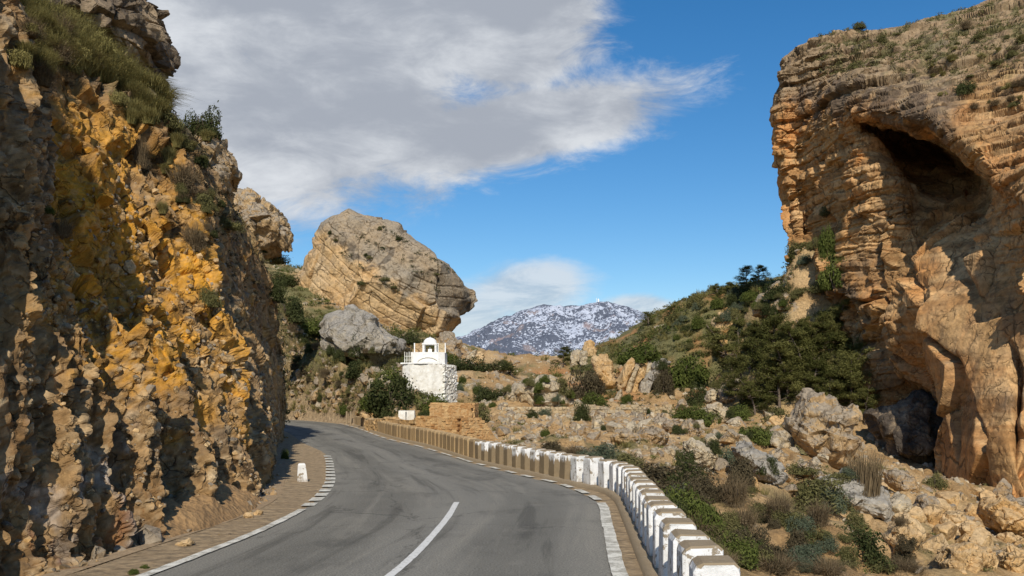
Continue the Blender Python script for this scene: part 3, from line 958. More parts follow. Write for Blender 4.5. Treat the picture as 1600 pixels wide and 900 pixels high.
def right_fine(q, n, u, v):
    calm = 1 - .5 * sstep(5.4, 6.4, u) * sstep(5.5, 7, v)
    return along(n, calm * fbm(q / .9, 4, 140, .6) * .07 + fbm(q * [1, 1, .35] / 1.3, 3, 141, .5, True) * .03)


def right_attr(q, n, u, v):
    f = fbm(q / 5, 4, 150)
    g = fbm(q / 1.4, 4, 151)
    dr = fbm(q * [1, 1, .12] / 1.2, 4, 152)
    och = sstep(.05, .5, f + .3 * g + .25 * gauss(v, 8, 3) * sstep(4, 7, u)) * .65
    grey = np.clip(sstep(3.25, 2.5, v + .35 * g + .2 * (u < 3) + .8 * sstep(6.4, 7.4, u)) + .75 * gauss(u, 3.75, .4) * gauss(v, 7.5, 1.0) * sstep(-.2, .3, g), 0, 1)
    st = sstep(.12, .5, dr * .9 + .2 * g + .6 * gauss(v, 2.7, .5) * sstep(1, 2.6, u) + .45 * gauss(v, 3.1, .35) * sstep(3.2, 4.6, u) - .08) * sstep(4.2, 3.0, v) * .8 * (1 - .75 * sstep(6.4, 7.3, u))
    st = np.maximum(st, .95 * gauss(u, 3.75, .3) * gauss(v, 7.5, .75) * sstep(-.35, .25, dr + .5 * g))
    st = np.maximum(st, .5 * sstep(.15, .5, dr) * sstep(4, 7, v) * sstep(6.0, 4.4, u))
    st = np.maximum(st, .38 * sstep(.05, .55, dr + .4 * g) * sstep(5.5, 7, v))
    scrub = sstep(.0, .35, g * .8 + .3 * f - .02) * sstep(2.3, 1.85, v + .25 * f) * sstep(2.5, 3.4, u) * .85
    return {'ochre': och, 'grey': grey * .8, 'stain': st, 'scrub': scrub}


RC = np.swapaxes(np.array(RCR, float), 0, 1)
uu = np.concatenate([np.linspace(0, 1, 40, endpoint=False), np.linspace(1, 9.1, 520, endpoint=False), np.linspace(9.1, 11, 30)])
vv = np.concatenate([np.linspace(0, 1, 24, endpoint=False), np.linspace(1, 12, 560)])
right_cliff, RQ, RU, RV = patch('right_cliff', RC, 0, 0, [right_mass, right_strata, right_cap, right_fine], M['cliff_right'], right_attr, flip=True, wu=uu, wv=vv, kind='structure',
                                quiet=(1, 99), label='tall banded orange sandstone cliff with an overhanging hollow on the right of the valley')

# ------------------------------------------------------------------ single rocks shaped from their outlines
def relief_rock(name, outline, d=None, thick=None, mt='rock_tan', planes=None, seed=0, res=None, amp=1.0, strata=None, sharp=5., label='', cat='boulder', group=None, at=None, sink=.15, attrs=None, tilt=0.):
    o = np.array(outline, float)
    if d is None:
        bx, by = o[:, 0].mean(), o[:, 1].max()
        g = ground_at(bx, by - 2) if at is None else ground_at(*at)
        d = g[1] if g is not None else 80
    c = np.array([.5 * (o[:, 0].min() + o[:, 0].max()), .5 * (o[:, 1].min() + o[:, 1].max())])
    wpx = max(np.ptp(o[:, 0]), np.ptp(o[:, 1]))
    size = wpx / FPX * d
    if thick is None:
        thick = size * .8
    rg = np.random.default_rng(seed + 1000)
    na = int(np.clip(wpx * 1.6, 48, 420)) if res is None else res
    nr = max(na // 4, 10)
    th = np.linspace(0, 2 * math.pi, na, endpoint=False)
    rr = np.zeros(na)
    oo = np.concatenate([o, o[:1]])
    for a, bb in zip(oo[:-1], oo[1:]):
        e, aa = bb - a, a - c
        den = np.cos(th) * e[1] - np.sin(th) * e[0]
        den = np.where(np.abs(den) < 1e-9, 1e-9, den)
        t = (aa[0] * e[1] - aa[1] * e[0]) / den
        s = (aa[0] * np.sin(th) - aa[1] * np.cos(th)) / den
        ok = (t > 0) & (s >= -1e-6) & (s <= 1 + 1e-6)
        rr = np.where(ok, np.maximum(rr, t), rr)
    s = np.sin(np.linspace(0, math.pi / 2, nr)) ** .9
    X = s[None] * (rr * np.cos(th))[:, None]
    Y = s[None] * (rr * np.sin(th))[:, None]
    nx, ny = X / (wpx / 2), Y / (wpx / 2)
    if planes is None:
        planes = [(rg.uniform(-.9, .9), rg.uniform(-.9, .6), rg.uniform(-.25, .1)) for _ in range(4)]
    f = np.max([a * nx + bb * ny + cc for a, bb, cc in planes], 0)      # larger = farther away
    half = size / 2
    roll = (s[None] ** sharp) * thick * .33
    front = d + f * half * .9 + roll + tilt * ny * half
    mid = d + f * half * .9 + thick * .33 + tilt * ny * half
    back = mid + np.sqrt(np.clip(1 - s[None] ** 2, 0, 1)) * thick * .7 + 0 * X
    PX, PY = c[0] + X, c[1] + Y
    A = Wa(np.stack([PX, PY, front], -1))
    Bk = Wa(np.stack([PX, PY, mid], -1))
    Bk[..., 1] = back
    # front rings out to the rim, then back rings in to the far side
    P = np.concatenate([A, Bk[:, -2::-2]], 1)
    N_ = -normals(np.concatenate([P[-1:], P, P[:1]], 0))[1:-1]
    ctr = P.reshape(-1, 3).mean(0)
    sgn = np.sign(((P - ctr) * N_).sum(-1).mean())
    N_ = N_ * sgn
    sh = P.shape[:2]
    q, nn = P.reshape(-1, 3), N_.reshape(-1, 3)
    k = size
    off = np.array([seed * 3.1, seed * 1.7, 0])
    px_m = d / FPX
    a = fbm((q + off) / (k * .3), 3, seed) * k * .045
    e, rid, tl = facets((q + off) / (k * .34), seed + 3)
    a += ((rid - .5) * k * .03 + tl * k * .09) * sstep(0, .06, e) - sstep(.06, 0, e) * k * .015
    e, rid, tl = facets((q + off) / (k * .11), seed + 5)
    a += ((rid - .5) * k * .012 + tl * k * .022) * sstep(0, .12, e)
    a += fbm((q + off) / (k * .06), 3, seed + 4, .6) * k * .006
    if strata:
        sdir, h, am = np.array(strata[0], float), strata[1], strata[2]
        t = q @ (sdir / np.linalg.norm(sdir)) / h + fbm(q / (k * .4), 2, seed + 8) * .5
        i = np.floor(t)
        fr = t - i
        r0 = ihash(i.astype(np.int64), i.astype(np.int64) * 0, i.astype(np.int64) * 0, seed).astype(float) / 4294967295.
        r1 = ihash((i + 1).astype(np.int64), i.astype(np.int64) * 0, i.astype(np.int64) * 0, seed).astype(float) / 4294967295.
        a += am * (r0 + (r1 - r0) * sstep(.8, 1, fr) - .5 - .5 * gauss(fr, .9, .09))
    q = q + nn * (a * amp)[:, None]
    fs = grid_faces(sh[0], sh[1], wrap=True, flip=(sgn > 0))
    at_ = attrs(q, nn, (PX, PY, nx, ny)) if attrs else None
    zc = q[:, 2].min()
    org = np.array([ctr[0], ctr[1], zc])
    me = raw_mesh(name, q - org, [fs], [M[mt]], False, attrs=at_)
    ob = link(name, me, None, tuple(org), label=label, category=cat, group=group)
    register(q)
    return ob


def slab_attr(q, nn, g):
    PX, PY, nx, ny = g
    k = len(q)
    px = PCX + q[:, 0] / q[:, 1] * FPX
    py = HOR - (q[:, 2] - CAM_Z) / q[:, 1] * FPX
    # the smooth grey bedding face lies above the line that runs from the left shoulder down to the lower tip
    s = (py - 372) - (px - 500) * .62
    f = fbm(q / 3, 4, 200)
    grey = sstep(12, -14, s - f * 30) * sstep(-150, -100, s)
    dk = sstep(.25, .5, fbm(q * [.6, .6, .6] / 2.5 @ np.array([[1, 0, .3], [0, 1, 0], [-.6, 0, 1]]), 4, 205, .55)) * sstep(30, -10, s) * .75
    return {'grey': grey * (.75 + .25 * f), 'dark': dk}


relief_rock('leaning_rock', [(446, 468), (452, 440), (474, 425), (478, 402), (490, 388), (490, 366), (500, 348), (520, 336), (545, 327), (568, 336), (598, 341), (622, 352), (628, 366), (652, 384), (672, 402), (702, 412), (724, 436), (741, 457), (742, 474), (729, 489), (708, 503), (692, 522), (676, 532), (650, 528), (600, 520), (560, 520), (520, 520), (480, 505)],
            138, 13, 'rock_slab', [(.10, -.62, -.16), (-1.1, -.1, -.42), (.35, .1, -.24), (.0, .55, -.25), (1.3, .2, -.85)], 17, 480, .42, ((.5, -.35, .85), 1.5, .55), 22, 'huge grey and tan rock slab leaning out over the white shrine', 'rock', attrs=slab_attr)
relief_rock('rock_pillar', [(688, 522), (702, 518), (716, 530), (722, 548), (720, 566), (690, 568), (682, 545)], 122, 5, 'rock_tan', None, 12, label='brown upright rock under the overhanging tip of the leaning slab', cat='rock')
relief_rock('boulder', [(502, 522), (512, 498), (530, 482), (552, 478), (580, 490), (600, 512), (625, 530), (642, 546), (640, 566), (612, 574), (590, 572), (560, 560), (520, 556), (505, 540)], 108, 8, 'rock_grey', [(-.5, -.5, -.1), (.5, -.5, -.1), (.1, .4, -.1)], 13, label='rounded grey boulder below the leaning rock, behind a dark bush')
relief_rock('rock_outcrop', [(357, 310), (366, 294), (384, 297), (402, 309), (420, 318), (436, 334), (446, 346), (452, 362), (446, 390), (436, 400), (412, 400), (392, 388), (376, 376), (362, 345)], 76, 6, 'rock_tan', [(.5, -.4, -.1), (-.7, -.2, -.2), (.1, .5, -.15)], 14, amp=1.5, label='rounded tan outcrop standing against the sky behind the left cliff', cat='rock')
relief_rock('rock_outcrop', [(296, 222), (305, 200), (322, 196), (338, 212), (346, 230), (356, 244), (362, 262), (356, 276), (348, 300), (340, 322), (322, 330), (300, 300), (292, 260)], 38.5, 4, 'rock_tan', [(.6, -.3, -.1), (-.5, -.2, -.15), (.1, .5, -.1)], 15, amp=1.4, label='knobbly tan outcrop with shrubs on its head, above the left cliff', cat='rock')
relief_rock('rock_outcrop', [(70, -60), (130, -90), (190, -50), (208, 10), (226, 36), (233, 62), (230, 84), (222, 106), (212, 134), (198, 112), (170, 96), (130, 70), (100, 30), (78, -10)], 29, 6, 'rock_dark', [(.7, -.1, -.1), (-.6, -.1, -.2), (.1, .5, -.1)], 16, amp=1.5, strata=((.1, 0, 1), .5, .25), label='black stained overhanging outcrop at the top left corner above the grassy slope', cat='rock')
# the tilted slabs of the far bank
relief_rock('rock_slab', [(1020, 572), (1028, 562), (1040, 560), (1050, 566), (1036, 577), (1027, 588), (1018, 606), (1010, 626), (990, 627), (996, 606), (1004, 588)], 99, 3.2, 'rock_grey', [(-.5, -.3, -.1), (.9, 0, -.2)], 21, 90, .6, label='grey tilted slab with a hooked top on the far bank', cat='rock')
for i, (o, lb) in enumerate((
        ([(980, 566), (987, 558), (993, 562), (984, 590), (976, 612), (968, 622), (966, 600), (972, 582)], 'leftmost of the pale upright slabs behind the terrace wall'),
        ([(990, 570), (996, 563), (1003, 566), (992, 596), (982, 622), (970, 625), (976, 602)], 'second of the pale tilted slabs from the left, behind the terrace wall'),
        ([(1002, 566), (1010, 562), (1014, 568), (1004, 596), (992, 624), (980, 626), (988, 600)], 'third of the pale tilted slabs from the left, behind the terrace wall'),
        ([(1012, 566), (1022, 562), (1026, 570), (1014, 596), (1004, 618), (990, 624), (1000, 594)], 'pale tilted slab leaning against the grey hooked slab'))):
    relief_rock('rock_slab', o, 98 + i * .6, 3, 'rock_pale' if i % 2 else 'rock_ochre', [(-.7, -.2, -.1), (.7, 0, -.15)], 22 + i, 80, .7, label=lb, cat='rock')
far_rocks = [
    ([(894, 550), (898, 546), (906, 546), (907, 562), (904, 576), (891, 582), (892, 566)], 'rock_pale', 'squared pale rock standing left of the ochre pinnacle'),
    ([(907, 549), (917, 548), (919, 560), (916, 574), (906, 576)], 'rock_pale', 'short pale block between two standing rocks on the ridge'),
    ([(911, 540), (916, 533), (923, 531), (929, 536), (932, 548), (930, 560), (912, 560)], 'rock_ochre', 'ochre pinnacle topping the rocks beside the snowy mountain'),
    ([(928, 560), (938, 552), (948, 554), (958, 568), (962, 590), (962, 612), (944, 612), (930, 590)], 'rock_ochre', 'broad ochre rock face behind the round dark bush'),
    ([(966, 612), (971, 608), (973, 614), (970, 630), (956, 632), (960, 622)], 'rock_pale', 'small pale wedge at the foot of the tilted slabs'),
    ([(1069, 600), (1074, 588), (1080, 582), (1087, 588), (1085, 600), (1080, 608)], 'rock_grey', 'lone grey pointed rock among green shrubs'),
    ([(1055, 640), (1060, 630), (1068, 623), (1074, 630), (1070, 646), (1060, 650)], 'rock_tan', 'upright tan rock at the right end of the terrace wall'),
    ([(1102, 620), (1108, 610), (1115, 606), (1122, 616), (1121, 632), (1104, 630)], 'rock_pale', 'white rock left of a domed boulder below the pines'),
    ([(1120, 608), (1131, 601), (1141, 606), (1152, 614), (1160, 626), (1158, 632), (1126, 630)], 'rock_tan', 'domed tan boulder at the foot of the pines'),
    ([(1094, 640), (1108, 632), (1122, 629), (1136, 640), (1144, 652), (1142, 664), (1118, 662), (1104, 652)], 'rock_pale', 'large pale boulder under the white rock and the domed boulder'),
    ([(1062, 668), (1070, 657), (1080, 653), (1092, 660), (1097, 674), (1086, 690), (1066, 688)], 'rock_tan', 'rounded tan boulder left of the dark green bush on the rubble'),
    ([(1068, 690), (1080, 684), (1096, 692), (1112, 704), (1122, 716), (1114, 730), (1096, 736), (1086, 734), (1074, 712)], 'rock_pale', 'cracked pale boulder above the bright green mound'),
    ([(994, 680), (1004, 670), (1020, 665), (1036, 672), (1046, 682), (1043, 696), (1018, 698), (998, 694)], 'rock_tan', 'low tan boulder streaked downwards, above the olive bushes'),
    ([(952, 682), (964, 674), (980, 671), (994, 678), (1002, 688), (984, 698), (958, 697)], 'rock_tan', 'low tan boulder left of the streaked boulder'),
    ([(1034, 664), (1042, 657), (1052, 655), (1064, 662), (1064, 678), (1048, 680), (1036, 674)], 'rock_tan', 'tan boulder between streaked boulder and rounded boulder'),
    ([(1118, 500), (1126, 490), (1140, 484), (1160, 476), (1150, 490), (1138, 503), (1136, 516), (1132, 532), (1136, 550), (1132, 566), (1122, 566), (1116, 540), (1114, 516)], 'rock_ochre', 'narrow pale orange rock rib left of the pine trees'),
    ([(1180, 490), (1188, 462), (1206, 448), (1230, 446), (1258, 452), (1280, 462), (1286, 476), (1268, 492), (1236, 498), (1204, 500)], 'rock_tan', 'grey and tan rock band above the pine trees'),
    ([(778, 620), (800, 600), (826, 590), (852, 590), (872, 602), (890, 620), (898, 634), (860, 640), (790, 640)], 'rock_pale', 'broad pale mound of bare rock left of the terrace wall'),
    ([(724, 566), (730, 556), (742, 546), (746, 544), (744, 556), (736, 568)], 'rock_pale', 'thin pale slab leaning on the ridge right of the shrine'),
    ([(738, 570), (746, 552), (751, 548), (757, 556), (758, 572), (744, 574)], 'rock_ochre', 'pale wedge beside the thin slab on the ridge'),
    ([(777, 582), (780, 568), (786, 564), (791, 574), (792, 586), (780, 588)], 'rock_pale', 'small white standing stone on the ridge below the mountain'),
    ([(450, 600), (458, 588), (470, 590), (478, 602), (472, 612), (456, 612)], 'rock_tan', 'round tan rock beside the far road behind the left cliff'),
    ([(504, 588), (520, 576), (540, 578), (546, 592), (530, 600), (510, 600)], 'rock_tan', 'low tan ledge on the slope left of the shrine'),
    ([(600, 664), (590, 658), (560, 652), (556, 644), (575, 636), (600, 640), (640, 650), (640, 668)], 'rock_ochre', 'low ochre bank of rock behind the far end of the block wall'),
]
for i, (o, mt_, lb) in enumerate(far_rocks):
    relief_rock('boulder', o, None, None, mt_, None, 40 + i, label=lb, amp=1.1)
near_rocks = [
    ([(1230, 664), (1246, 634), (1264, 609), (1284, 616), (1304, 620), (1322, 634), (1339, 648), (1334, 664), (1332, 680), (1348, 690), (1340, 716), (1330, 735), (1282, 732), (1252, 700)], 'rock_tan', [(-.75, -.55, -.05), (.35, -.1, -.2), (.25, .5, -.25)], 'huge boulder, grey on the left and ochre on the right, under the pines'),
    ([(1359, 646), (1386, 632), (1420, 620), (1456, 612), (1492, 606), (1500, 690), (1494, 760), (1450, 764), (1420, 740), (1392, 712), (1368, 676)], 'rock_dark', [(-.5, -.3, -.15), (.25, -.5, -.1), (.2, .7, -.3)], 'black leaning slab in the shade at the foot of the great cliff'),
    ([(1144, 698), (1164, 692), (1184, 700), (1206, 712), (1226, 732), (1234, 746), (1222, 758), (1198, 756), (1172, 744), (1156, 722)], 'rock_grey', [(.3, -.6, -.05), (-.5, .5, -.2)], 'long grey slab tilted to the right above a dark hole'),
    ([(1140, 742), (1160, 736), (1180, 748), (1190, 768), (1150, 770), (1136, 760)], 'rock_ochre', None, 'ochre block under the left end of the long grey slab'),
    ([(1284, 748), (1310, 738), (1350, 740), (1376, 762), (1396, 788), (1394, 814), (1366, 816), (1346, 808), (1320, 790), (1296, 770)], 'rock_grey', [(.3, -.6, -.05), (-.4, .4, -.2)], 'long flat grey slab dipping towards the ochre cone rock'),
    ([(1384, 738), (1392, 732), (1412, 738), (1432, 748), (1438, 768), (1420, 774), (1398, 768), (1386, 756)], 'rock_tan', [(-1., 0, -.1), (.3, -.3, -.1)], 'squared tan block beside the tall dry reeds'),
    ([(1428, 790), (1436, 776), (1450, 774), (1470, 780), (1482, 794), (1470, 812), (1440, 810)], 'rock_tan', None, 'rounded tan boulder in front of the cave mouth'),
    ([(1386, 842), (1396, 822), (1408, 806), (1420, 800), (1434, 816), (1444, 836), (1440, 856), (1420, 876), (1402, 874)], 'rock_ochre', [(-.6, -.5, -.1), (.7, -.3, -.1)], 'pointed ochre boulder like a cone among the shrubs'),
    ([(1386, 800), (1394, 782), (1406, 770), (1420, 780), (1430, 796), (1420, 812), (1396, 816)], 'rock_pale', None, 'pale wedge of rock directly behind the ochre cone rock'),
    ([(1464, 818), (1474, 806), (1492, 797), (1510, 806), (1514, 824), (1496, 838), (1474, 834)], 'rock_ochre', None, 'rounded ochre boulder below the cave mouth'),
    ([(1502, 824), (1514, 812), (1534, 820), (1546, 836), (1530, 850), (1506, 846)], 'rock_ochre', None, 'low ochre boulder left of the great tilted block'),
    ([(1534, 790), (1540, 778), (1560, 773), (1582, 784), (1606, 794), (1624, 800), (1622, 852), (1596, 848), (1568, 838), (1546, 822)], 'rock_ochre', [(-.9, -.2, -.1), (.2, -.6, -.05), (.2, .8, -.2)], 'great tilted ochre block at the right edge of the photo'),
    ([(1466, 880), (1482, 856), (1512, 850), (1546, 856), (1560, 880), (1540, 905), (1490, 905)], 'rock_ochre', None, 'pale ochre ledge at the bottom right, left of two shrubs'),
    ([(1550, 890), (1566, 866), (1590, 858), (1625, 866), (1630, 905), (1570, 910)], 'rock_ochre', None, 'ochre ledge in the bottom right corner'),
    ([(1204, 690), (1212, 676), (1230, 672), (1244, 686), (1240, 704), (1216, 706)], 'rock_pale', None, 'heap like pale rock left of the huge boulder'),
    ([(1150, 690), (1156, 678), (1168, 680), (1174, 692), (1164, 700)], 'rock_pale', None, 'squarish white stone above the long grey slab'),
    ([(1196, 720), (1204, 706), (1218, 700), (1232, 712), (1230, 730), (1210, 732)], 'rock_tan', None, 'tan stone between the long grey slab and the huge boulder'),
    ([(1240, 738), (1250, 724), (1268, 722), (1282, 732), (1276, 748), (1252, 750)], 'rock_tan', None, 'tan boulder at the foot of the huge boulder, beside grass'),
]
for i, (o, mt_, pl, lb) in enumerate(near_rocks):
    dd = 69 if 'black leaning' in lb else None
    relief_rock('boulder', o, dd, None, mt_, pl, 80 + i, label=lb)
relief_rock('boulder', [(256, 808), (257, 799), (264, 798), (270, 801), (271, 818), (258, 820)], None, None, 'rock_tan', [(-.5, 0, -.1), (.4, -.2, -.1)], 120, 40, label='upright tan stone block on the earth at the cliff foot')
relief_rock('boulder', [(270, 855), (278, 848), (296, 843), (304, 848), (292, 855), (276, 858)], None, None, 'rock_ochre', None, 121, 40, label='flat ochre stone lying in the gutter near the road edge')
relief_rock('boulder', [(196, 838), (203, 832), (211, 838), (208, 845), (198, 844)], None, None, 'rock_tan', None, 122, 32, label='small tan stone on the gutter slope left of the fallen earth')
relief_rock('boulder', [(380, 806), (386, 800), (394, 801), (396, 810), (384, 813)], None, None, 'rock_ochre', None, 123, 32, label='left one of two ochre stones in the gutter')
relief_rock('boulder', [(394, 803), (402, 796), (412, 798), (410, 806), (398, 808)], None, None, 'rock_ochre', None, 124, 32, label='right one of two ochre stones in the gutter')

# ------------------------------------------------------------------ mesh builder for built things
class MB:
    def __init__(s):
        s.v, s.f, s.m = [], [], []
    def poly(s, vs, fs, m=0):
        b0 = len(s.v)
        s.v += [tuple(p) for p in vs]
        s.f += [tuple(b0 + i for i in f) for f in fs]
        s.m += [m] * len(fs)
    def box(s, c, h, rz_=0., m=0, jit=0., taper=1.):
        vs = []
        for dz in (-1, 1):
            for dx, dy in ((-1, -1), (1, -1), (1, 1), (-1, 1)):
                k = taper if dz > 0 else 1.
                x, y = dx * h[0] * k, dy * h[1] * k
                ca, sa = math.cos(rz_), math.sin(rz_)
                vs.append((c[0] + x * ca - y * sa + random.uniform(-jit, jit), c[1] + x * sa + y * ca + random.uniform(-jit, jit), c[2] + dz * h[2] + random.uniform(-jit, jit)))
        s.poly(vs, [(0, 3, 2, 1), (4, 5, 6, 7), (0, 1, 5, 4), (1, 2, 6, 5), (2, 3, 7, 6), (3, 0, 4, 7)], m)
    def prism(s, base, z0, z1, inset=0., m=0):
        n_ = len(base)
        cx, cy = sum(p[0] for p in base) / n_, sum(p[1] for p in base) / n_
        k = 1 - inset
        vs = [(x, y, z0) for x, y in base] + [(cx + (x - cx) * k, cy + (y - cy) * k, z1) for x, y in base]
        s.poly(vs, [tuple(range(n_ - 1, -1, -1)), tuple(range(n_, 2 * n_))] + [(i, (i + 1) % n_, n_ + (i + 1) % n_, n_ + i) for i in range(n_)], m)
    def tube(s, pts, r, k=6, m=0):
        pts = [Vector(p) for p in pts]
        rs = r if hasattr(r, '__len__') else [r] * len(pts)
        vs = []
        for i, p in enumerate(pts):
            t = (pts[min(i + 1, len(pts) - 1)] - pts[max(i - 1, 0)]).normalized()
            a = t.orthogonal().normalized()
            b_ = t.cross(a)
            vs += [p + (a * math.cos(2 * math.pi * j / k) + b_ * math.sin(2 * math.pi * j / k)) * rs[i] for j in range(k)]
        fs = [(i * k + j, i * k + (j + 1) % k, (i + 1) * k + (j + 1) % k, (i + 1) * k + j) for i in range(len(pts) - 1) for j in range(k)]
        s.poly(vs, fs + [tuple(range(k - 1, -1, -1)), tuple((len(pts) - 1) * k + j for j in range(k))], m)
    def lathe(s, c, prof, k=20, m=0):
        vs = [(c[0] + r * math.cos(2 * math.pi * j / k), c[1] + r * math.sin(2 * math.pi * j / k), c[2] + z) for r, z in prof for j in range(k)]
        s.poly(vs, [(i * k + j, i * k + (j + 1) % k, (i + 1) * k + (j + 1) % k, (i + 1) * k + j) for i in range(len(prof) - 1) for j in range(k)], m)
    def mesh(s, name, mats, smooth=False, off=(0, 0, 0)):
        me = bpy.data.meshes.new(name)
        me.from_pydata([(x - off[0], y - off[1], z - off[2]) for x, y, z in s.v], [], s.f)
        for mm in mats:
            me.materials.append(mm)
        me.polygons.foreach_set('material_index', s.m)
        me.polygons.foreach_set('use_smooth', [smooth] * len(s.f))
        me.update()
        return me


# ------------------------------------------------------------------ painted block wall beside the road
def block_paint(name, stain, hi=(.80, .79, .76), lo=(.60, .585, .54)):
    m, n, b = mat(name)
    tc = n.n('ShaderNodeTexCoord').outputs['Object']
    r = n.n('ShaderNodeObjectInfo').outputs['Random']
    sm = n.n('ShaderNodeVectorMath', operation='SCALE')
    sm.inputs[0].default_value = (31., 17., 53.)
    n.put(sm.inputs['Scale'], r)
    vec = n.vmath('ADD', tc, sm.outputs[0])
    z = n.n('ShaderNodeSeparateXYZ')
    n.put(z.inputs[0], tc)
    bare = n.mix(n.noise(vec, 4, 7, .7), (.17, .125, .072), (.31, .235, .14))
    white = n.mix(n.ramp(n.noise(vec, 3, 6, .65), .35, .75), hi, lo)
    drip = n.noise(n.map(vec, scale=(9, 9, .9)), 1.2, 6, .7)
    h = n.math('ADD', z.outputs[2], n.math('MULTIPLY', n.math('SUBTRACT', drip, .5), .75))
    if stain:
        lvl = n.math('ADD', n.math('MULTIPLY', r, .35), .42)
        f = n.ramp(n.math('SUBTRACT', h, lvl), -.03, .04, 1, 0)
        c = n.mix(f, white, bare)
    else:
        f = n.ramp(h, .02, .16, .55, 0)
        c = n.mix(f, white, bare)
    chip = n.math('ADD', n.noise(vec, 7, 6, .7), n.math('MULTIPLY', n.noise(vec, 1.3, 3), .3))
    c = n.mix(n.ramp(chip, .70, .76, 0, .9), c, bare)
    n.put(b.inputs['Base Color'], c)
    bump(n, b, n.noise(vec, 22, 7, .7), .012)
    return m


m, n, b = mat('bare weathered concrete')
vec = n.n('ShaderNodeTexCoord').outputs['Object']
r = n.n('ShaderNodeObjectInfo').outputs['Random']
sm = n.n('ShaderNodeVectorMath', operation='SCALE')
sm.inputs[0].default_value = (31., 17., 53.)
n.put(sm.inputs['Scale'], r)
vec = n.vmath('ADD', vec, sm.outputs[0])
c = n.mix(n.noise(vec, 3.5, 8, .7), (.20, .15, .09), (.36, .28, .18))
c = n.mix(n.ramp(n.noise(vec, 14, 4, .7), .62, .72, 0, .6), c, (.55, .52, .45))
n.put(b.inputs['Base Color'], c)
bump(n, b, n.noise(vec, 20, 8, .75), .015)
M['bare'] = m
m, n, b = mat('ochre unpainted concrete')
vec = n.n('ShaderNodeTexCoord').outputs['Object']
r = n.n('ShaderNodeObjectInfo').outputs['Random']
sm = n.n('ShaderNodeVectorMath', operation='SCALE')
sm.inputs[0].default_value = (31., 17., 53.)
n.put(sm.inputs['Scale'], r)
vec = n.vmath('ADD', vec, sm.outputs[0])
c = n.mix(n.noise(vec, 2.5, 8, .7), (.34, .215, .10), (.56, .41, .22))
c = n.mix(n.math('MULTIPLY', r, .75), c, (.25, .18, .10))
n.put(b.inputs['Base Color'], c)
bump(n, b, n.noise(vec, 18, 8, .75), .02)
M['ochre_block'] = m
M['white_block'] = block_paint('white painted concrete', False)
M['shade_block'] = block_paint('white paint with shade put into the colour', False, (.50, .50, .49), (.36, .355, .34))  # darker copy of the white paint: shade of the road-facing sides put into colour
M['stain_block'] = block_paint('white painted concrete flaked at the foot', True)


def block_mesh(mats, seed):
    """One guard block, x across the wall (road side negative), y along it; rounded along its upper edges."""
    hx, hy, H = .21, .235, .82
    prof = [(-hx - .015, -.25), (-hx, .1), (-hx, H - .09), (-hx + .025, H - .035), (-hx + .08, H), (hx - .05, H + .005), (hx - .012, H - .03), (hx, H - .08), (hx + .01, .1), (hx + .02, -.25)]
    rg = np.random.default_rng(seed)
    ys = (-hy, -hy + .018, 0, hy - .018, hy)
    vs = []
    for i, y_ in enumerate(ys):
        ins = .016 if i in (0, 4) else 0.
        for x_, z_ in prof:
            jit = rg.normal(0, .004, 3)
            vs.append((x_ * (1 - ins / hx) + jit[0], y_ + jit[1], z_ - (ins if z_ > .5 else 0) + jit[2]))
    k_ = len(prof)
    fs, mi = [], []
    for i in range(len(ys) - 1):
        for j in range(k_ - 1):
            fs.append((i * k_ + j, (i + 1) * k_ + j, (i + 1) * k_ + j + 1, i * k_ + j + 1))
            mi.append(1 if j in (3, 4, 5) else (2 if j < 3 and len(mats) > 2 else 0))
    fs += [tuple(range(k_)), tuple((len(ys) - 1) * k_ + j for j in range(k_ - 1, -1, -1))]
    mi += [0, 0]
    me = bpy.data.meshes.new('block')
    me.from_pydata(vs, [], fs)
    for mm in mats:
        me.materials.append(mm)
    me.polygons.foreach_set('material_index', mi)
    me.update()
    return me


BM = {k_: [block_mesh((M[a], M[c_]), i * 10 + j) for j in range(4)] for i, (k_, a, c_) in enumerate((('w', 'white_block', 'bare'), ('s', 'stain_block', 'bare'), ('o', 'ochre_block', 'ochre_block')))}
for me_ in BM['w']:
    me_.materials.append(M['shade_block'])
    me_.polygons.foreach_set('material_index', [2 if (p.material_index == 0 and p.normal.x < -.8) else p.material_index for p in me_.polygons])  # faces turned to the road take the paint with shade in its colour
WD = dense(WALL, .05)
wt = np.gradient(WD, axis=0)
wt /= np.linalg.norm(wt, axis=1, keepdims=True)
parapet = empty('parapet_wall', (2.4, 18, 0), label='roadside parapet of spaced white and ochre concrete blocks on the outer edge of the bend', category='parapet')
pinv = Vector((2.4, 18, 0))
sw = np.concatenate([[0], np.cumsum(np.linalg.norm(np.diff(WD, axis=0), axis=1))])
s_, i_ = .3, 0
while s_ < sw[-1]:
    k_ = int(np.searchsorted(sw, s_))
    p, t_ = WD[min(k_, len(WD) - 1)], wt[min(k_, len(WD) - 1)]
    nr = np.array([t_[1], -t_[0]])
    q = p + nr * .21
    kind = 'w' if p[1] < 26.3 else ('s' if p[1] < 35.8 else 'o')
    if p[1] > 2.6:
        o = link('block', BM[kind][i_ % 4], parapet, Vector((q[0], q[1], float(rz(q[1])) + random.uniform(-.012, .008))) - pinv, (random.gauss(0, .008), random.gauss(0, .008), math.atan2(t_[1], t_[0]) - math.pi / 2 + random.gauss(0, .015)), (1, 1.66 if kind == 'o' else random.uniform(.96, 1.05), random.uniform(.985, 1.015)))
        if kind == 's' and i_ % 4 == 0:
            o['label'] = 'white block with the paint flaked off its lower half'
    i_ += 1
    s_ += .955 if kind != 'o' else .93
fp = WD[::5]
ft = wt[::5]
fn_ = np.stack([ft[:, 1], -ft[:, 0]], 1)
prof = [(-.16, -.1), (-.15, .075), (-.02, .085), (.52, .06), (.62, -.35)]
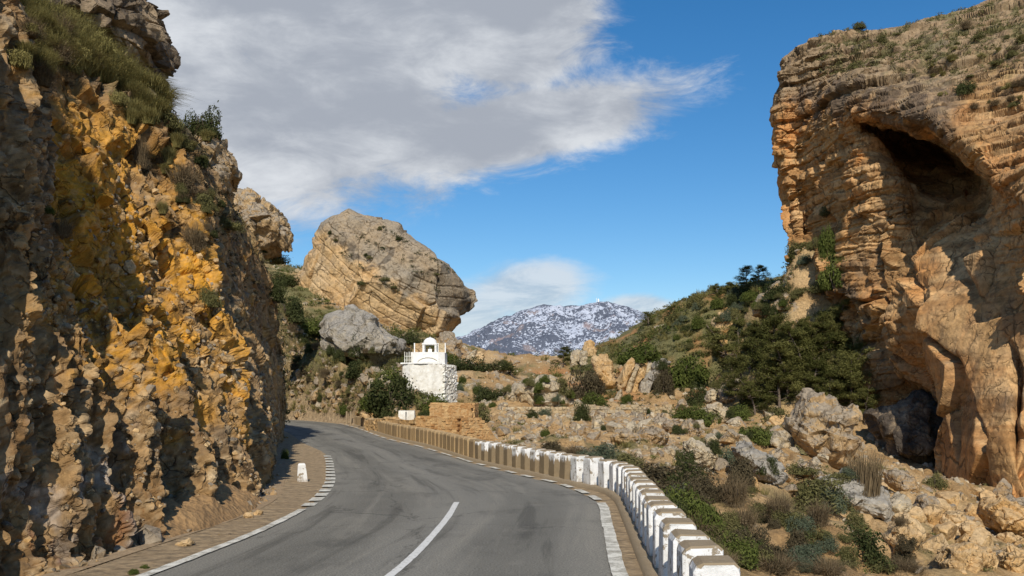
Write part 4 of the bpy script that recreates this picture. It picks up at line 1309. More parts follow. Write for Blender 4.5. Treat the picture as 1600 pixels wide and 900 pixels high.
G = np.stack([np.concatenate([fp + fn_ * o, (rz(fp[:, 1]) + zz)[:, None]], 1) for o, zz in prof], 1)
G[..., 2] += fbm(G.reshape(-1, 3) / .5, 2, 44).reshape(G.shape[:2]) * .012
link('footing', raw_mesh('footing', G - np.array(pinv), [grid_faces(G.shape[0], len(prof), flip=True)], [M['bare']]), parapet)

# two thin end posts
for px_, lb in ((541.5, 'left one of two thin pale posts at the far end of the block wall'), (548, 'right one of two thin pale posts at the far end of the block wall')):
    mb = MB()
    mb.box((0, 0, .45), (.07, .07, .6), .1, 0, .01, .85)
    mb.box((0, 0, 1.07), (.05, .05, .03), .1, 0, .005, .6)
    p = W(px_, 662, 77)
    link('guard_post', mb.mesh('guard_post', [M['bare']]), None, (p[0], p[1], float(rz(77))), label=lb, category='post')

# kilometre stone
mb = MB()
prof = [(-.15, -.12, 0), (-.13, -.105, .3), (-.11, -.09, .5), (-.09, -.07, .54), (-.05, -.04, .55)]
for (a0, b0, z0), (a1, b1, z1) in zip(prof[:-1], prof[1:]):
    mb.poly([(a0, b0, z0), (-a0, b0, z0), (-a0, -b0, z0), (a0, -b0, z0), (a1, b1, z1), (-a1, b1, z1), (-a1, -b1, z1), (a1, -b1, z1)], [(0, 1, 5, 4), (1, 2, 6, 5), (2, 3, 7, 6), (3, 0, 4, 7)])
mb.poly([(-.05, -.04, .55), (.05, -.04, .55), (.05, .04, .55), (-.05, .04, .55)], [(0, 1, 2, 3)])
link('kilometre_stone', mb.mesh('kilometre_stone', [M['white_block']]), None, (-6.22, 26.6, -.03), (0.02, -.05, .25), label='small white painted stone marker on the earth shoulder by the cliff', category='marker')

# ------------------------------------------------------------------ stone walls
m, n, b = mat('ochre masonry stone')
vec = n.n('ShaderNodeTexCoord').outputs['Object']
v = n.voro(vec, 3.4, 'F1', 'Color')
sx = n.n('ShaderNodeSeparateXYZ')
n.put(sx.inputs[0], v)
c = n.mix(sx.outputs[0], (.40, .20, .07), (.62, .41, .19))
c = n.mix(n.ramp(n.noise(vec, 6, 6, .7), .35, .75, 0, .6), c, (.30, .19, .09))
n.put(b.inputs['Base Color'], c)
bump(n, b, n.noise(vec, 14, 8, .7), .03)
M['masonry'] = m
m, n, b = mat('earthy mortar')
vec = n.n('ShaderNodeTexCoord').outputs['Object']
n.put(b.inputs['Base Color'], n.mix(n.noise(vec, 5, 7, .7), (.40, .24, .10), (.54, .37, .19)))
bump(n, b, n.noise(vec, 12, 7, .7), .04)
M['mortar'] = m


def wall_stones(mb, a, c_, z0, top, th, ln, hh, proud=.03, jit=.02):
    """Irregular courses of stones along a to c_ (plan points); top(t) gives the height of the wall along it."""
    a, c_ = Vector(a), Vector(c_)
    L = (c_ - a).length
    dr = (c_ - a) / L
    rz_ = math.atan2(dr.y, dr.x)
    nrm = Vector((dr.y, -dr.x))
    z = z0
    while z < z0 + 12:
        h_ = hh * random.uniform(.7, 1.3)
        s0 = -random.uniform(0, ln * .5)
        any_ = False
        while s0 < L:
            l_ = ln * random.uniform(.55, 1.5)
            t = min(max((s0 + l_ / 2) / L, 0), 1)
            if z + h_ * .6 < top(t):
                any_ = True
                p = a + dr * (s0 + l_ / 2) + nrm * (random.uniform(-.3, 1) * proud)
                mb.box((p.x, p.y, z + h_ / 2), (l_ * .46, th / 2, h_ * .45), rz_ + random.gauss(0, .02), 0, jit)
            s0 += l_
        z += h_
        if not any_:
            break


def wall_core(mb, a, c_, z0, top, th, n_=10):
    a, c_ = Vector(a), Vector(c_)
    dr = (c_ - a).normalized()
    nrm = Vector((dr.y, -dr.x))
    for i in range(n_):
        t0, t1 = i / n_, (i + 1) / n_
        p0, p1 = a.lerp(c_, t0), a.lerp(c_, t1)
        za, zb = max(top(t0) - .03, z0 + .02), max(top(t1) - .03, z0 + .02)
        h = nrm * th / 2
        mb.poly([(*(p0 + h), z0), (*(p1 + h), z0), (*(p1 - h), z0), (*(p0 - h), z0), (*(p0 + h), za), (*(p1 + h), zb), (*(p1 - h), zb), (*(p0 - h), za)],
                [(0, 1, 5, 4), (1, 2, 6, 5), (2, 3, 7, 6), (3, 0, 4, 7), (4, 5, 6, 7), (3, 2, 1, 0)])


def stone_wall(name, segs, th, ln, hh, label, mats=('mortar', 'masonry'), proud=.03):
    a0 = segs[0][0]
    org = (a0[0], a0[1], segs[0][2])
    root = empty(name, org, label=label, category='stone wall')
    co, st = MB(), MB()
    for a, c_, z0, top in segs:
        wall_core(co, a, c_, z0, top, th)
        wall_stones(st, a, c_, z0, top, th * 1.02, ln, hh, proud)
    link('core', co.mesh('core', [M[mats[0]]], off=org), root)
    link('stone', st.mesh('stone', [M[mats[1]]], off=org), root, kind='stuff')
    return root


def pl(px_, d):
    return ((px_ - PCX) / FPX * d, d)


zt = lambda py, d: CAM_Z + (HOR - py) / FPX * d
stone_wall('ruined_wall', [(pl(655, 50.6), pl(717, 49.2), -1.2, lambda t: zt(651, 50) + .03 * math.sin(t * 9)),
                           (pl(717, 49.25), pl(772, 51), -1.2, lambda t: zt(653, 50) - (0 if t < .55 else (t - .55) * 2.6) + .03 * math.sin(t * 11))], .5, .16, .13, 'broad ochre rubble masonry wall directly behind the block wall, its right end broken', proud=.05)
stone_wall('ruined_wall', [(pl(673, 53.4), pl(736, 53.2), .5, lambda t: zt(628.5, 53) + .02 * math.sin(t * 13)),
                           (pl(736, 53.25), pl(742, 56), .5, lambda t: zt(629, 53))], .4, .16, .13, 'smaller ochre masonry wall standing above and behind the broad one', proud=.025)
a = MB()
stone_wall('terrace_wall', [(pl(786, 77), pl(905, 77.5), .2, lambda t: zt(636, 77) + .06 * math.sin(t * 17)), (pl(905, 77.5), pl(1046, 76.5), .2, lambda t: zt(634, 77) + .08 * math.sin(t * 14))], .7, .42, .24,
           'long low dry stone terrace wall across the rubble slope', ('rock_tan', 'rock_pale'), .12)
stone_wall('ruined_wall', [(pl(600, 60), pl(654, 56), -.5, lambda t: zt(655, 57) + .1 * math.sin(t * 7)), (pl(575, 66), pl(600, 60), -.5, lambda t: zt(656, 62) - .1 + .2 * t)], .5, .3, .2, 'low crumbling stone wall between the far end of the block wall and the broad ruined wall', ('mortar', 'rock_ochre'), .06)

# ------------------------------------------------------------------ white shrine
m, n, b = mat('weathered whitewash')
vec = n.n('ShaderNodeTexCoord').outputs['Object']
c = n.mix(n.ramp(n.noise(vec, 1.6, 8, .7), .38, .72), (.80, .78, .71), (.58, .53, .43))
c = n.mix(n.ramp(n.noise(n.map(vec, scale=(1.5, 1.5, .5)), 2.6, 7, .72), .60, .70, 0, .8), c, (.24, .20, .15))
n.put(b.inputs['Base Color'], c)
bump(n, b, n.math('ADD', n.noise(vec, 5, 8, .7), n.voro(vec, 3)), .03)
M['wash'] = m
m, n, b = mat('clean whitewash')
vec = n.n('ShaderNodeTexCoord').outputs['Object']
n.put(b.inputs['Base Color'], n.mix(n.ramp(n.noise(vec, 4, 7, .7), .45, .8), (.82, .81, .77), (.60, .57, .50)))
bump(n, b, n.noise(vec, 9, 7, .7), .02)
M['wash_clean'] = m
SD = 74.
sx0 = lambda px_: (px_ - PCX) / FPX * SD
org = (sx0(664), SD, zt(640, SD))
shrine = empty('shrine', org, label='small whitewashed shrine with a domed kiosk on a rough bastion under the leaning rock', category='shrine')
# bastion: battered wall with a rough stone facing
base = [(sx0(627), SD + .35), (sx0(640), SD - .1), (sx0(675), SD - .1), (sx0(692), SD + .25), (sx0(708), SD + 2.2), (sx0(700), SD + 5), (sx0(630), SD + 5)]
mb = MB()
mb.prism(base, zt(672, SD), zt(568.5, SD), .03)
link('bastion', mb.mesh('bastion', [M['wash']], off=org), shrine)
mb = MB()
for (a, c_) in zip(base[3:4], base[4:5]):
    wall_stones(mb, (a[0] + .03, a[1] + .1), (c_[0] - .03, c_[1] + .1), zt(650, SD), lambda t: zt(571, SD), .3, .36, .24, .03, .06)
link('stone', mb.mesh('stone', [M['wash']], off=org), shrine, kind='stuff', label='rough whitewashed facing stones')
mb = MB()
for k_ in range(9):
    mb.box((sx0(629 + k_ * 7.2), SD + .30 - .35 * math.sin(k_ / 8 * math.pi), zt(568, SD) + .03), (.19, .14, .06), 0, 0, .015)
link('coping', mb.mesh('coping', [M['wash_clean']], off=org), shrine)
mb = MB()
up = [(sx0(640), SD + .75), (sx0(650), SD + .5), (sx0(684), SD + .5), (sx0(694), SD + .85), (sx0(694), SD + 3.5), (sx0(640), SD + 3.5)]
mb.prism(up, zt(569, SD), zt(549.5, SD), .01)
link('terrace', mb.mesh('terrace', [M['wash_clean']], off=org), shrine)
mb = MB()
mb.tube([(sx0(667.5 + 16.5 * math.cos(th_)), SD + .47, zt(567.5, SD) + .52 * math.sin(th_)) for th_ in np.linspace(0, math.pi, 17)], .05, 8)
link('arch_moulding', mb.mesh('arch_moulding', [M['wash']], True, org), shrine)
kz, kt = zt(549.5, SD), zt(537.5, SD)
for px_ in (660.5, 679.5):
    for dy in (.72, 1.62):
        mb = MB()
        mb.box((sx0(px_), SD + dy, (kz + kt) / 2), (.085, .085, (kt - kz) / 2), 0, 0, .006)
        mb.box((sx0(px_), SD + dy, kt - .03), (.105, .105, .028), 0, 0, .003)
        link('pillar', mb.mesh('pillar', [M['wash_clean']], off=org), shrine)
mb = MB()
mb.box((sx0(670), SD + 1.17, kt + .05), (.62, .58, .05), 0, 0, .004)
link('lintel', mb.mesh('lintel', [M['wash_clean']], off=org), shrine)
mb = MB()
mb.lathe((sx0(670), SD + 1.17, kt + .1), [(.58, 0), (.575, .08), (.52, .24), (.41, .37), (.27, .46), (.12, .505), (.03, .52), (.025, .58), (.001, .60)], 24)
link('dome', mb.mesh('dome', [M['wash_clean']], True, org), shrine)
mb = MB()
mb.box((sx0(670), SD + 1.1, kz + .14), (.16, .12, .14), 0, 0, .004)
mb.box((sx0(670), SD + 1.1, kz + .34), (.07, .06, .10), 0, 0, .004, .7)
link('altar', mb.mesh('altar', [M['wash_clean']], off=org), shrine)
for x0, x1, k_ in ((644.5, 658, 0), (682, 693.5, 1)):
    mb = MB()
    mb.box((sx0((x0 + x1) / 2), SD + 1.75, (zt(549.5, SD) + zt(535, SD)) / 2), (sx0(x1) / 2 - sx0(x0) / 2, .14, .41), 0, 0, .01)
    w_ = link('wing_wall', mb.mesh('wing_wall', [M['rock_tan' if k_ == 0 else 'rock_pale']], off=org), shrine)
    for xx in (x0, x1):
        mb = MB()
        mb.box((sx0(xx), SD + 1.7, (zt(549.5, SD) + zt(534.5, SD)) / 2), (.045, .17, .42), 0, 0, .004)
        link('pier', mb.mesh('pier', [M['wash_clean']], off=org), w_)
rl = empty('railing', (0, 0, 0))
bpy.data.objects.remove(rl)
mb = MB()
for px_, top_ in ((631, 549), (634.5, 550), (638, 549), (642, 551)):
    mb.box((sx0(px_), SD + .6, (zt(568, SD) + zt(top_, SD)) / 2), (.025, .025, (zt(top_, SD) - zt(568, SD)) / 2))
mb.box((sx0(636.5), SD + .6, zt(556, SD)), (.32, .018, .018))
mb.box((sx0(636.5), SD + .6, zt(562, SD)), (.32, .018, .018))
link('railing', mb.mesh('railing', [M['wash']], off=org), shrine)

# white basin and the bent pipe beside the ruins
p = (sx0(0) * 0 + (636 - PCX) / FPX * 60, 60)
mb = MB()
zb = zt(653, 60)
for x0, x1 in ((622.5, 634.5), (635, 648.5)):
    xa, xb = [(v_ - PCX) / FPX * 60 for v_ in (x0, x1)]
    mb.prism([(xa, 59.8), (xb, 59.8), (xb - .05, 60.9), (xa + .1, 60.9)], zb - .3, zt(641.5, 60), .12)
mb.box(((635 - PCX) / FPX * 60, 60.2, zt(642.5, 60)), (.5, .3, .04), 0, 0, .01)
link('basin', mb.mesh('basin', [M['wash']]), None, label='white stone basin in two pieces below the shrine, left of the masonry walls', category='basin')
mb = MB()
mb.tube([W(616 + 2 * t + 13 * t * t * .0 + t * 14, 634 - 9 * math.sin(t * 2.2) + (9 * max(0, t - .6) ** 1.2 * 3), 60.5) for t in np.linspace(0, 1, 12)], .03, 6)
link('bare_branch', mb.mesh('bare_branch', [M['twig_dry']]), None, label='bent bare pale branch over the white basin', category='branch')

# ------------------------------------------------------------------ snowy mountain
MD = 4200.
sil = np.array([(-900, 640), (-300, 625), (200, 610), (500, 590), (640, 566), (690, 548), (722, 531), (740, 521), (770, 505), (800, 494), (822, 484), (850, 477), (880, 480), (905, 479), (920, 474), (936, 471), (958, 475), (978, 482), (995, 489), (1005, 500), (1020, 520), (1060, 545), (1140, 560), (1400, 590), (1900, 620), (2600, 640)], float)
xs = np.linspace(-4600, 5000, 700)
xs = np.concatenate([np.linspace(-4600, -420, 90, endpoint=False), np.linspace(-420, 900, 520, endpoint=False), np.linspace(900, 5200, 90)])
ts = np.concatenate([np.linspace(-1, 0, 190, endpoint=False), np.linspace(0, .6, 30)])
crest = CAM_Z + (HOR - np.interp(PCX + xs / MD * FPX, sil[:, 0], sil[:, 1])) / FPX * MD
XX, TT = np.meshgrid(xs, ts, indexing='ij')
YY = MD + TT * 1500
pp = np.stack([XX.ravel(), YY.ravel(), np.zeros(XX.size)], 1)
fall = np.abs(TT).ravel() ** 1.15
cr = np.interp(XX.ravel() + 120 * fbm(pp / 700, 3, 300) * np.abs(TT.ravel()) ** .5, xs, crest)
hz = -40 + (cr + 40) * (1 - fall)
rid_ = fbm(pp / 260, 5, 310, .52, True)
hz += (rid_ - .4) * 44 * np.clip(np.abs(TT.ravel()) * 4, 0, 1) * np.clip(cr / 300, .1, 1) + fbm(pp / 60, 4, 320, .55) * 5
MP = np.stack([XX.ravel(), YY.ravel(), hz], 1).reshape(XX.shape + (3,))
m, n, b = mat('snowy mountainside with scattered trees')
vec = n.n('ShaderNodeTexCoord').outputs['Object']
big = n.noise(vec, .006, 5, .6)
dots = n.math('ADD', n.noise(vec, .075, 3, .6), n.math('MULTIPLY', n.math('SUBTRACT', n.noise(vec, .16, 2, .5), .5), .55))
thr = n.math('ADD', dots, n.math('MULTIPLY', n.math('SUBTRACT', big, .5), .85))
z = n.n('ShaderNodeSeparateXYZ')
n.put(z.inputs[0], vec)
thr = n.math('SUBTRACT', thr, n.ramp(z.outputs[2], 60, 480, -.07, .055, False))
thr = n.math('ADD', thr, n.math('MULTIPLY', n.math('SUBTRACT', n.attr('ridge'), 1.15), .08))
tree = n.ramp(thr, .435, .50)
rockc = n.mix(n.ramp(n.noise(vec, .013, 5, .6), .57, .66), (.095, .108, .140), (.22, .185, .185))
c = n.mix(tree, (.44, .475, .545), rockc)  # dulled snow and bluish rock: distance haze put into the colours
c = n.mix(n.ramp(n.noise(n.map(vec, loc=(300, 0, 0)), .009, 4, .6), .60, .68, 0, .75), c, (.27, .205, .20))
n.put(b.inputs['Base Color'], c)
bump(n, b, thr, 5)
M['mountain'] = m
link('mountain', raw_mesh('mountain', MP, [grid_faces(*XX.shape)], [M['mountain']], attrs={'ridge': rid_}), kind='structure', label='distant mountain speckled with snow and dark trees')
mb = MB()
pk = W(935, 471, MD)
mb.box((pk[0], pk[1], pk[2] + 1), (3.5, 3.5, 5))
mb.lathe((pk[0], pk[1], pk[2] + 6), [(3.8, 0), (3.8, 2.5), (3, 5), (1.5, 6.5), (.1, 7)], 12)
mb.tube([(pk[0] - 9, pk[1], pk[2] - 5), (pk[0] - 9, pk[1], pk[2] + 16)], 1., 5)
link('summit_station', mb.mesh('summit_station', [M['wash_clean']]), None, label='tiny white domed tower on the summit of the snowy mountain', category='tower')


# ------------------------------------------------------------------ plants
def leaf_quads(c, up, size, asp, rg, flat=.6):
    """Leaves as quads at c (n x 3); up is the mean facing of each leaf."""
    k = len(c)
    nrm = up + rg.normal(0, flat, (k, 3))
    nrm /= np.linalg.norm(nrm, axis=1, keepdims=True)
    t = np.cross(nrm, rg.normal(0, 1, (k, 3)))
    t /= np.linalg.norm(t, axis=1, keepdims=True) + 1e-9
    b_ = np.cross(nrm, t)
    s_ = (size * rg.uniform(.6, 1.4, k))[:, None]
    t, b_ = t * s_, b_ * s_ * asp
    return np.stack([c - t, c + b_ * .9 - t * .1, c + t, c - b_ * .9 + t * .1], 1)


def quad_mesh(name, Q, rnd, mt):
    V = Q.reshape(-1, 3)
    return raw_mesh(name, V, [np.arange(len(V)).reshape(-1, 4)], [M[mt]], False, {'leafrand': np.repeat(rnd, 4)})


def bush_quads(n_, leaf, seed, clumps=16, asp=.5, squash=.8, spread=.72):
    rg = np.random.default_rng(seed)
    d_ = rg.normal(0, 1, (clumps, 3))
    d_[:, 2] = np.abs(d_[:, 2]) * .9 + .05
    d_ /= np.linalg.norm(d_, axis=1, keepdims=True)
    cc_ = d_ * rg.uniform(.35, spread, (clumps, 1))
    rr_ = rg.uniform(.20, .42, clumps)
    k = rg.integers(0, clumps, n_)
    e = rg.normal(0, 1, (n_, 3))
    e /= np.linalg.norm(e, axis=1, keepdims=True)
    p = cc_[k] + e * (rr_[k] * rg.uniform(.55, 1.08, n_) ** .6)[:, None]
    stray = rg.random(n_) < .06
    p = np.where(stray[:, None], p * 1.15, p)
    p[:, 2] = np.abs(p[:, 2]) * squash
    Q = leaf_quads(p, e + [0, 0, .5], leaf, asp, rg)
    rnd = np.clip(.5 + .3 * rg.normal(0, 1, n_) + (rg.random(clumps)[k] - .5) * .5, 0, 1)
    return Q, rnd


def blade_quads(n_, seed, hgt=1., wid=.014, lean=.8, base=.35):
    """Upright thin blades or twigs fanning from a small base; two quads each."""
    rg = np.random.default_rng(seed)
    a = rg.uniform(0, 2 * math.pi, n_)
    r0 = base * np.sqrt(rg.random(n_))
    b0 = np.stack([r0 * np.cos(a), r0 * np.sin(a), np.zeros(n_)], 1)
    a2 = a + rg.normal(0, .7, n_)
    ln = lean * rg.random(n_)
    L = hgt * rg.uniform(.5, 1.1, n_)
    mid = b0 + np.stack([np.cos(a2) * ln * L * .35, np.sin(a2) * ln * L * .35, L * .6], 1)
    tip = b0 + np.stack([np.cos(a2) * ln * L, np.sin(a2) * ln * L, L * (1 - .35 * ln)], 1)
    w_ = rg.uniform(0, 2 * math.pi, n_)
    sd_ = np.stack([np.cos(w_), np.sin(w_), w_ * 0], 1) * wid
    Q = np.concatenate([np.stack([b0 - sd_, b0 + sd_, mid + sd_ * .8, mid - sd_ * .8], 1), np.stack([mid - sd_ * .8, mid + sd_ * .8, tip + sd_ * .15, tip - sd_ * .15], 1)])
    return Q, np.tile(np.clip(rg.normal(.5, .28, n_), 0, 1), 2)


def stems(seed, k=7):
    mb = MB()
    rg = random.Random(seed)
    for i in range(k):
        a, l_ = rg.uniform(0, 6.28), rg.uniform(.35, .75)
        x_, y_ = math.cos(a) * l_, math.sin(a) * l_
        mb.tube([(x_ * .04, y_ * .04, -.08), (x_ * .4, y_ * .4, .22), (x_ * .8, y_ * .8, .5)], [.03, .02, .008], 5)
    return mb.mesh('stem', [M['bark']])


PROTO = {}
for kind, mt_, n_, leaf, asp, cl, sq in (('green', 'leaf_green', 5200, .045, .55, 18, .85), ('dark', 'leaf_dark', 5200, .042, .5, 20, .95), ('olive', 'leaf_olive', 4200, .05, .35, 20, .75), ('brown', 'leaf_brown', 5200, .042, .5, 18, .9),
                                         ('bluegrey', 'leaf_bluegrey', 4200, .052, .28, 16, .75), ('mound', 'grass_dry', 3000, .06, .2, 14, .5)):
    PROTO[kind] = []
    for sdd in (1, 2, 3):
        Q, rnd = bush_quads(n_, leaf, sdd * 17 + hash(len(kind) * 7 + ord(kind[0])) % 91, cl, asp, sq)
        PROTO[kind].append((quad_mesh('foliage', Q, rnd, mt_), stems(sdd)))
PROTO['twig'] = []
PROTO['tuft'] = []
PROTO['reed'] = []
for sdd in (1, 2, 3):
    Q, rnd = blade_quads(700, sdd, .95, .009, 1.5, .3)
    Q2, r2 = bush_quads(2400, .04, sdd + 60, 18, .16, .85)
    PROTO['twig'].append((quad_mesh('foliage', np.concatenate([Q, Q2]), np.concatenate([rnd, r2]), 'twig_dry'), stems(sdd + 4)))
    Q, rnd = blade_quads(1300, sdd + 20, .9, .014, 1.0, .35)
    PROTO['tuft'].append((quad_mesh('foliage', Q, rnd, 'grass_dry'), None))
    Q, rnd = blade_quads(620, sdd + 40, 1.5, .012, .5, .7)
    PROTO['reed'].append((quad_mesh('foliage', Q, rnd, 'twig_dry'), None))


def plant(kind, pos, wd, ht, label, cat, group=None, name=None, sub_=True, i=None):
    me, st = PROTO[kind][(i if i is not None else random.randrange(3)) % 3]
    nat = {'tuft': 1.0, 'reed': 1.5, 'twig': 1.0, 'mound': .55}.get(kind, .95)
    sc_ = (wd / 2, wd / 2, ht / nat)
    nm = name or {'tuft': 'grass_tuft', 'reed': 'reed_clump', 'twig': 'dry_shrub', 'mound': 'grass_mound'}.get(kind, 'shrub')
    rzv = random.uniform(0, 6.28)
    if sub_ and st is not None:
        root = empty(nm, tuple(pos), rzv, label=label, category=cat, group=group)
        root.scale = sc_
        link('foliage', me, root)
        link('stem', st, root)
    else:
        root = link(nm, me, None, tuple(pos), (0, 0, rzv), sc_, label=label, category=cat, group=group)
    return root


SHRUBS = [
    # beside the block wall
    (1040, 772, 165, 62, 'brown', 'wide brownish olive shrub right behind the corner of the white blocks'),
    (932, 722, 90, 46, 'bluegrey', 'feathery grey green shrub behind the stained white blocks'),
    (985, 735, 80, 40, 'olive', 'olive shrub between the feathery shrub and the block wall corner'),
    (860, 705, 50, 24, 'brown', 'low brownish shrub on the rubble behind the flaked blocks'),
    (900, 712, 60, 26, 'twig', 'grey dry shrub on the rubble behind the flaked blocks'),
    (1072, 812, 110, 72, 'green', 'bright green shrub close behind the white blocks'),
    (1118, 850, 60, 82, 'green', 'tall leafy green shrub halfway along the white blocks'),
    (1050, 815, 60, 50, 'dark', 'dark green shrub against the back of the white blocks'),
    (1160, 880, 90, 55, 'green', 'lowest green shrub beside the nearest white blocks'),
    (1098, 842, 100, 46, 'twig', 'grey dry shrub among green shrubs behind the white blocks'),
    (1150, 800, 60, 66, 'twig', 'tall dry twiggy shrub right of the leafy green shrub'),
    (1068, 732, 46, 26, 'mound', 'bright grassy mound left of the cracked pale boulder'),
    (1116, 704, 46, 28, 'dark', 'round dark green shrub on the pale rubble'),
    (1100, 660, 60, 28, 'green', 'green shrub above the rounded tan boulder'),
    (1150, 652, 60, 32, 'green', 'green shrub below the large pale boulder'),
    (1190, 690, 70, 36, 'green', 'green shrub between the pale rubble and the huge boulder'),
    (1215, 660, 60, 34, 'olive', 'olive shrub left of the huge boulder'),
    (1178, 640, 56, 30, 'dark', 'dark shrub right of the large pale boulder'),
    (1200, 745, 40, 34, 'dark', 'small dark shrub beneath the long grey slab'),
    (1280, 800, 130, 66, 'olive', 'broad olive shrub in front of the long flat slab'),
    (1218, 812, 64, 58, 'twig', 'grey twiggy shrub left of the broad olive shrub'),
    (1345, 880, 130, 70, 'dark', 'dark grey green shrub in front of the ochre cone rock'),
    (1262, 880, 90, 44, 'bluegrey', 'grey green shrub at the bottom of the photo, left of the dark one'),
    (1215, 898, 110, 40, 'twig', 'dry grey brush at the bottom edge beside the nearest blocks'),
    (1300, 905, 90, 36, 'twig', 'dry grey brush at the bottom edge below the dark shrub'),
    (1420, 900, 80, 30, 'twig', 'low dry brush at the bottom edge below the cone rock'),
    (1362, 768, 62, 74, 'reed', 'tall clump of dry reeds behind the long flat slab'),
    (1260, 745, 70, 26, 'olive', 'low shrub in front of the huge boulder'),
    (1320, 750, 60, 22, 'olive', 'low shrub right below the huge boulder'),
    (1462, 760, 40, 34, 'olive', 'yellowish shrub in the cave mouth'),
    (1458, 850, 30, 20, 'green', 'small green plant between ochre boulders'),
    (1330, 742, 40, 24, 'bluegrey', 'grey green shrub beside the dry reeds'),
    # far bank
    (914, 622, 70, 64, 'brown', 'large round dark brown shrub in front of the broad ochre face'),
    (906, 656, 30, 38, 'dark', 'small pointed dark shrub on the terrace wall'),
    (880, 612, 46, 36, 'olive', 'olive shrub left of the large round shrub'),
    (934, 628, 46, 26, 'green', 'bright green shrub right of the large round shrub'),
    (976, 626, 24, 18, 'green', 'small green shrub at the base of the tilted slabs'),
    (1012, 562, 84, 42, 'green', 'broad green shrub behind the top of the tilted slabs'),
    (1066, 600, 90, 66, 'green', 'large green shrub right of the hooked grey slab'),
    (1035, 615, 40, 50, 'brown', 'brown leafless shrub in the shade of the hooked slab'),
    (1090, 628, 50, 40, 'dark', 'dark shrub right of the lone pointed rock'),
    (1080, 648, 60, 26, 'green', 'green shrub right of the upright tan rock'),
    (848, 650, 30, 20, 'bluegrey', 'grey green shrub on the terrace wall'),
    (826, 648, 26, 16, 'dark', 'small dark shrub at the left end of the terrace wall'),
    (762, 622, 60, 26, 'dark', 'dark shrub right of the shrine'),
    (742, 660, 66, 58, 'olive', 'dense olive shrub right of the upper ruined wall'),
    (735, 574, 90, 26, 'dark', 'dark hedge like shrub on the ridge right of the shrine'),
    (782, 580, 50, 18, 'dark', 'low dark shrub on the ridge below the mountain'),
    (700, 565, 40, 24, 'green', 'green shrub between the shrine and the brown upright rock'),
    (682, 648, 70, 44, 'green', 'green shrub in front of the white bastion'),
    (604, 652, 100, 76, 'dark', 'large dark green shrub left of the white shrine'),
    (585, 640, 60, 40, 'green', 'green shrub at the foot of the large dark shrub'),
    (612, 600, 60, 36, 'green', 'green shrub above the large dark shrub, left of the shrine'),
    (554, 558, 40, 44, 'dark', 'round dark shrub in front of the grey boulder'),
    (560, 590, 64, 34, 'dark', 'dark shrub below the round dark shrub'),
    (640, 532, 50, 22, 'dark', 'shrub in the gap between the leaning rock and the grey boulder'),
    (540, 645, 30, 26, 'green', 'green shrub near the far road'),
    (450, 500, 70, 50, 'dark', 'dark green shrub on the slope left below the leaning rock'),
    (480, 516, 70, 34, 'green', 'green shrub left under the leaning rock'),
    (430, 470, 50, 40, 'dark', 'dark green shrub below the rounded tan outcrop'),
    (425, 412, 60, 26, 'olive', 'olive shrub at the base of the rounded tan outcrop'),
    (440, 440, 60, 26, 'dark', 'dark shrub between the tan outcrop and the leaning rock'),
    (666, 655, 26, 20, 'dark', 'small dark shrub growing on the broad ruined wall'),
    (708, 652, 26, 16, 'dark', 'small dark shrub before the upper ruined wall'),
    # on the rocks
    (310, 205, 72, 58, 'dark', 'dark shrub crowning the knobbly outcrop'),
    (256, 190, 60, 48, 'olive', 'olive shrub on the left cliff edge left of the knobbly outcrop'),
    (228, 160, 30, 26, 'bluegrey', 'thin grey green shrub on the left cliff edge below the black outcrop'),
    (285, 225, 40, 34, 'olive', 'olive shrub on the slope beside the knobbly outcrop'),
    (282, 290, 70, 50, 'twig', 'dry grey shrub below the knobbly outcrop'),
    (300, 385, 56, 52, 'twig', 'dry dark shrub hanging on the left cliff above the bend'),
    (320, 320, 50, 34, 'olive', 'olive shrub under the knobbly outcrop'),
    (350, 350, 60, 26, 'olive', 'low shrub on the shoulder between the two outcrops'),
    (220, 255, 36, 60, 'twig', 'dry shrub in a crack of the orange face'),
    (96, 365, 50, 34, 'twig', 'dry shrub on a ledge low on the orange face'),
    (76, 335, 20, 16, 'green', 'small green plant on a ledge of the orange face'),
    (330, 480, 40, 50, 'olive', 'dry olive plant hanging on the far part of the left cliff'),
    (448, 712, 16, 20, 'green', 'small green plant at the cliff foot by the far road'),
    (365, 788, 30, 14, 'green', 'low green weeds at the cliff foot behind the gutter'),
    (210, 894, 20, 10, 'green', 'nearest tuft of green weeds on the road edge line'),
    (229, 884, 16, 8, 'green', 'second tuft of green weeds on the road edge line'),
    (1510, 142, 44, 28, 'dark', 'dark round shrub on top of the great cliff'),
    (1296, 400, 34, 66, 'green', 'green shrub in the cleft left of the great cliff'),
    (1306, 450, 60, 66, 'green', 'larger green shrub at the bottom of the cleft'),
    (1292, 340, 30, 30, 'olive', 'small shrub on a ledge in the cleft of the cliff'),
    (1252, 400, 36, 30, 'olive', 'olive shrub on the hilltop touching the left edge of the great cliff'),
    (1268, 425, 46, 34, 'green', 'green shrub at the base of the left buttress of the great cliff'),
    (1246, 440, 44, 30, 'dark', 'dark shrub on the hill just left of the buttress base'),
    (1284, 452, 44, 36, 'olive', 'olive shrub between the buttress base and the pines'),
    (1262, 462, 40, 26, 'bluegrey', 'grey green shrub between the rock band and the buttress'),
    (1274, 385, 26, 26, 'olive', 'small olive shrub against the foot of the buttress'),
    (1210, 462, 50, 32, 'dark', 'dark shrub on top of the rock rib left of the rock band'),
]
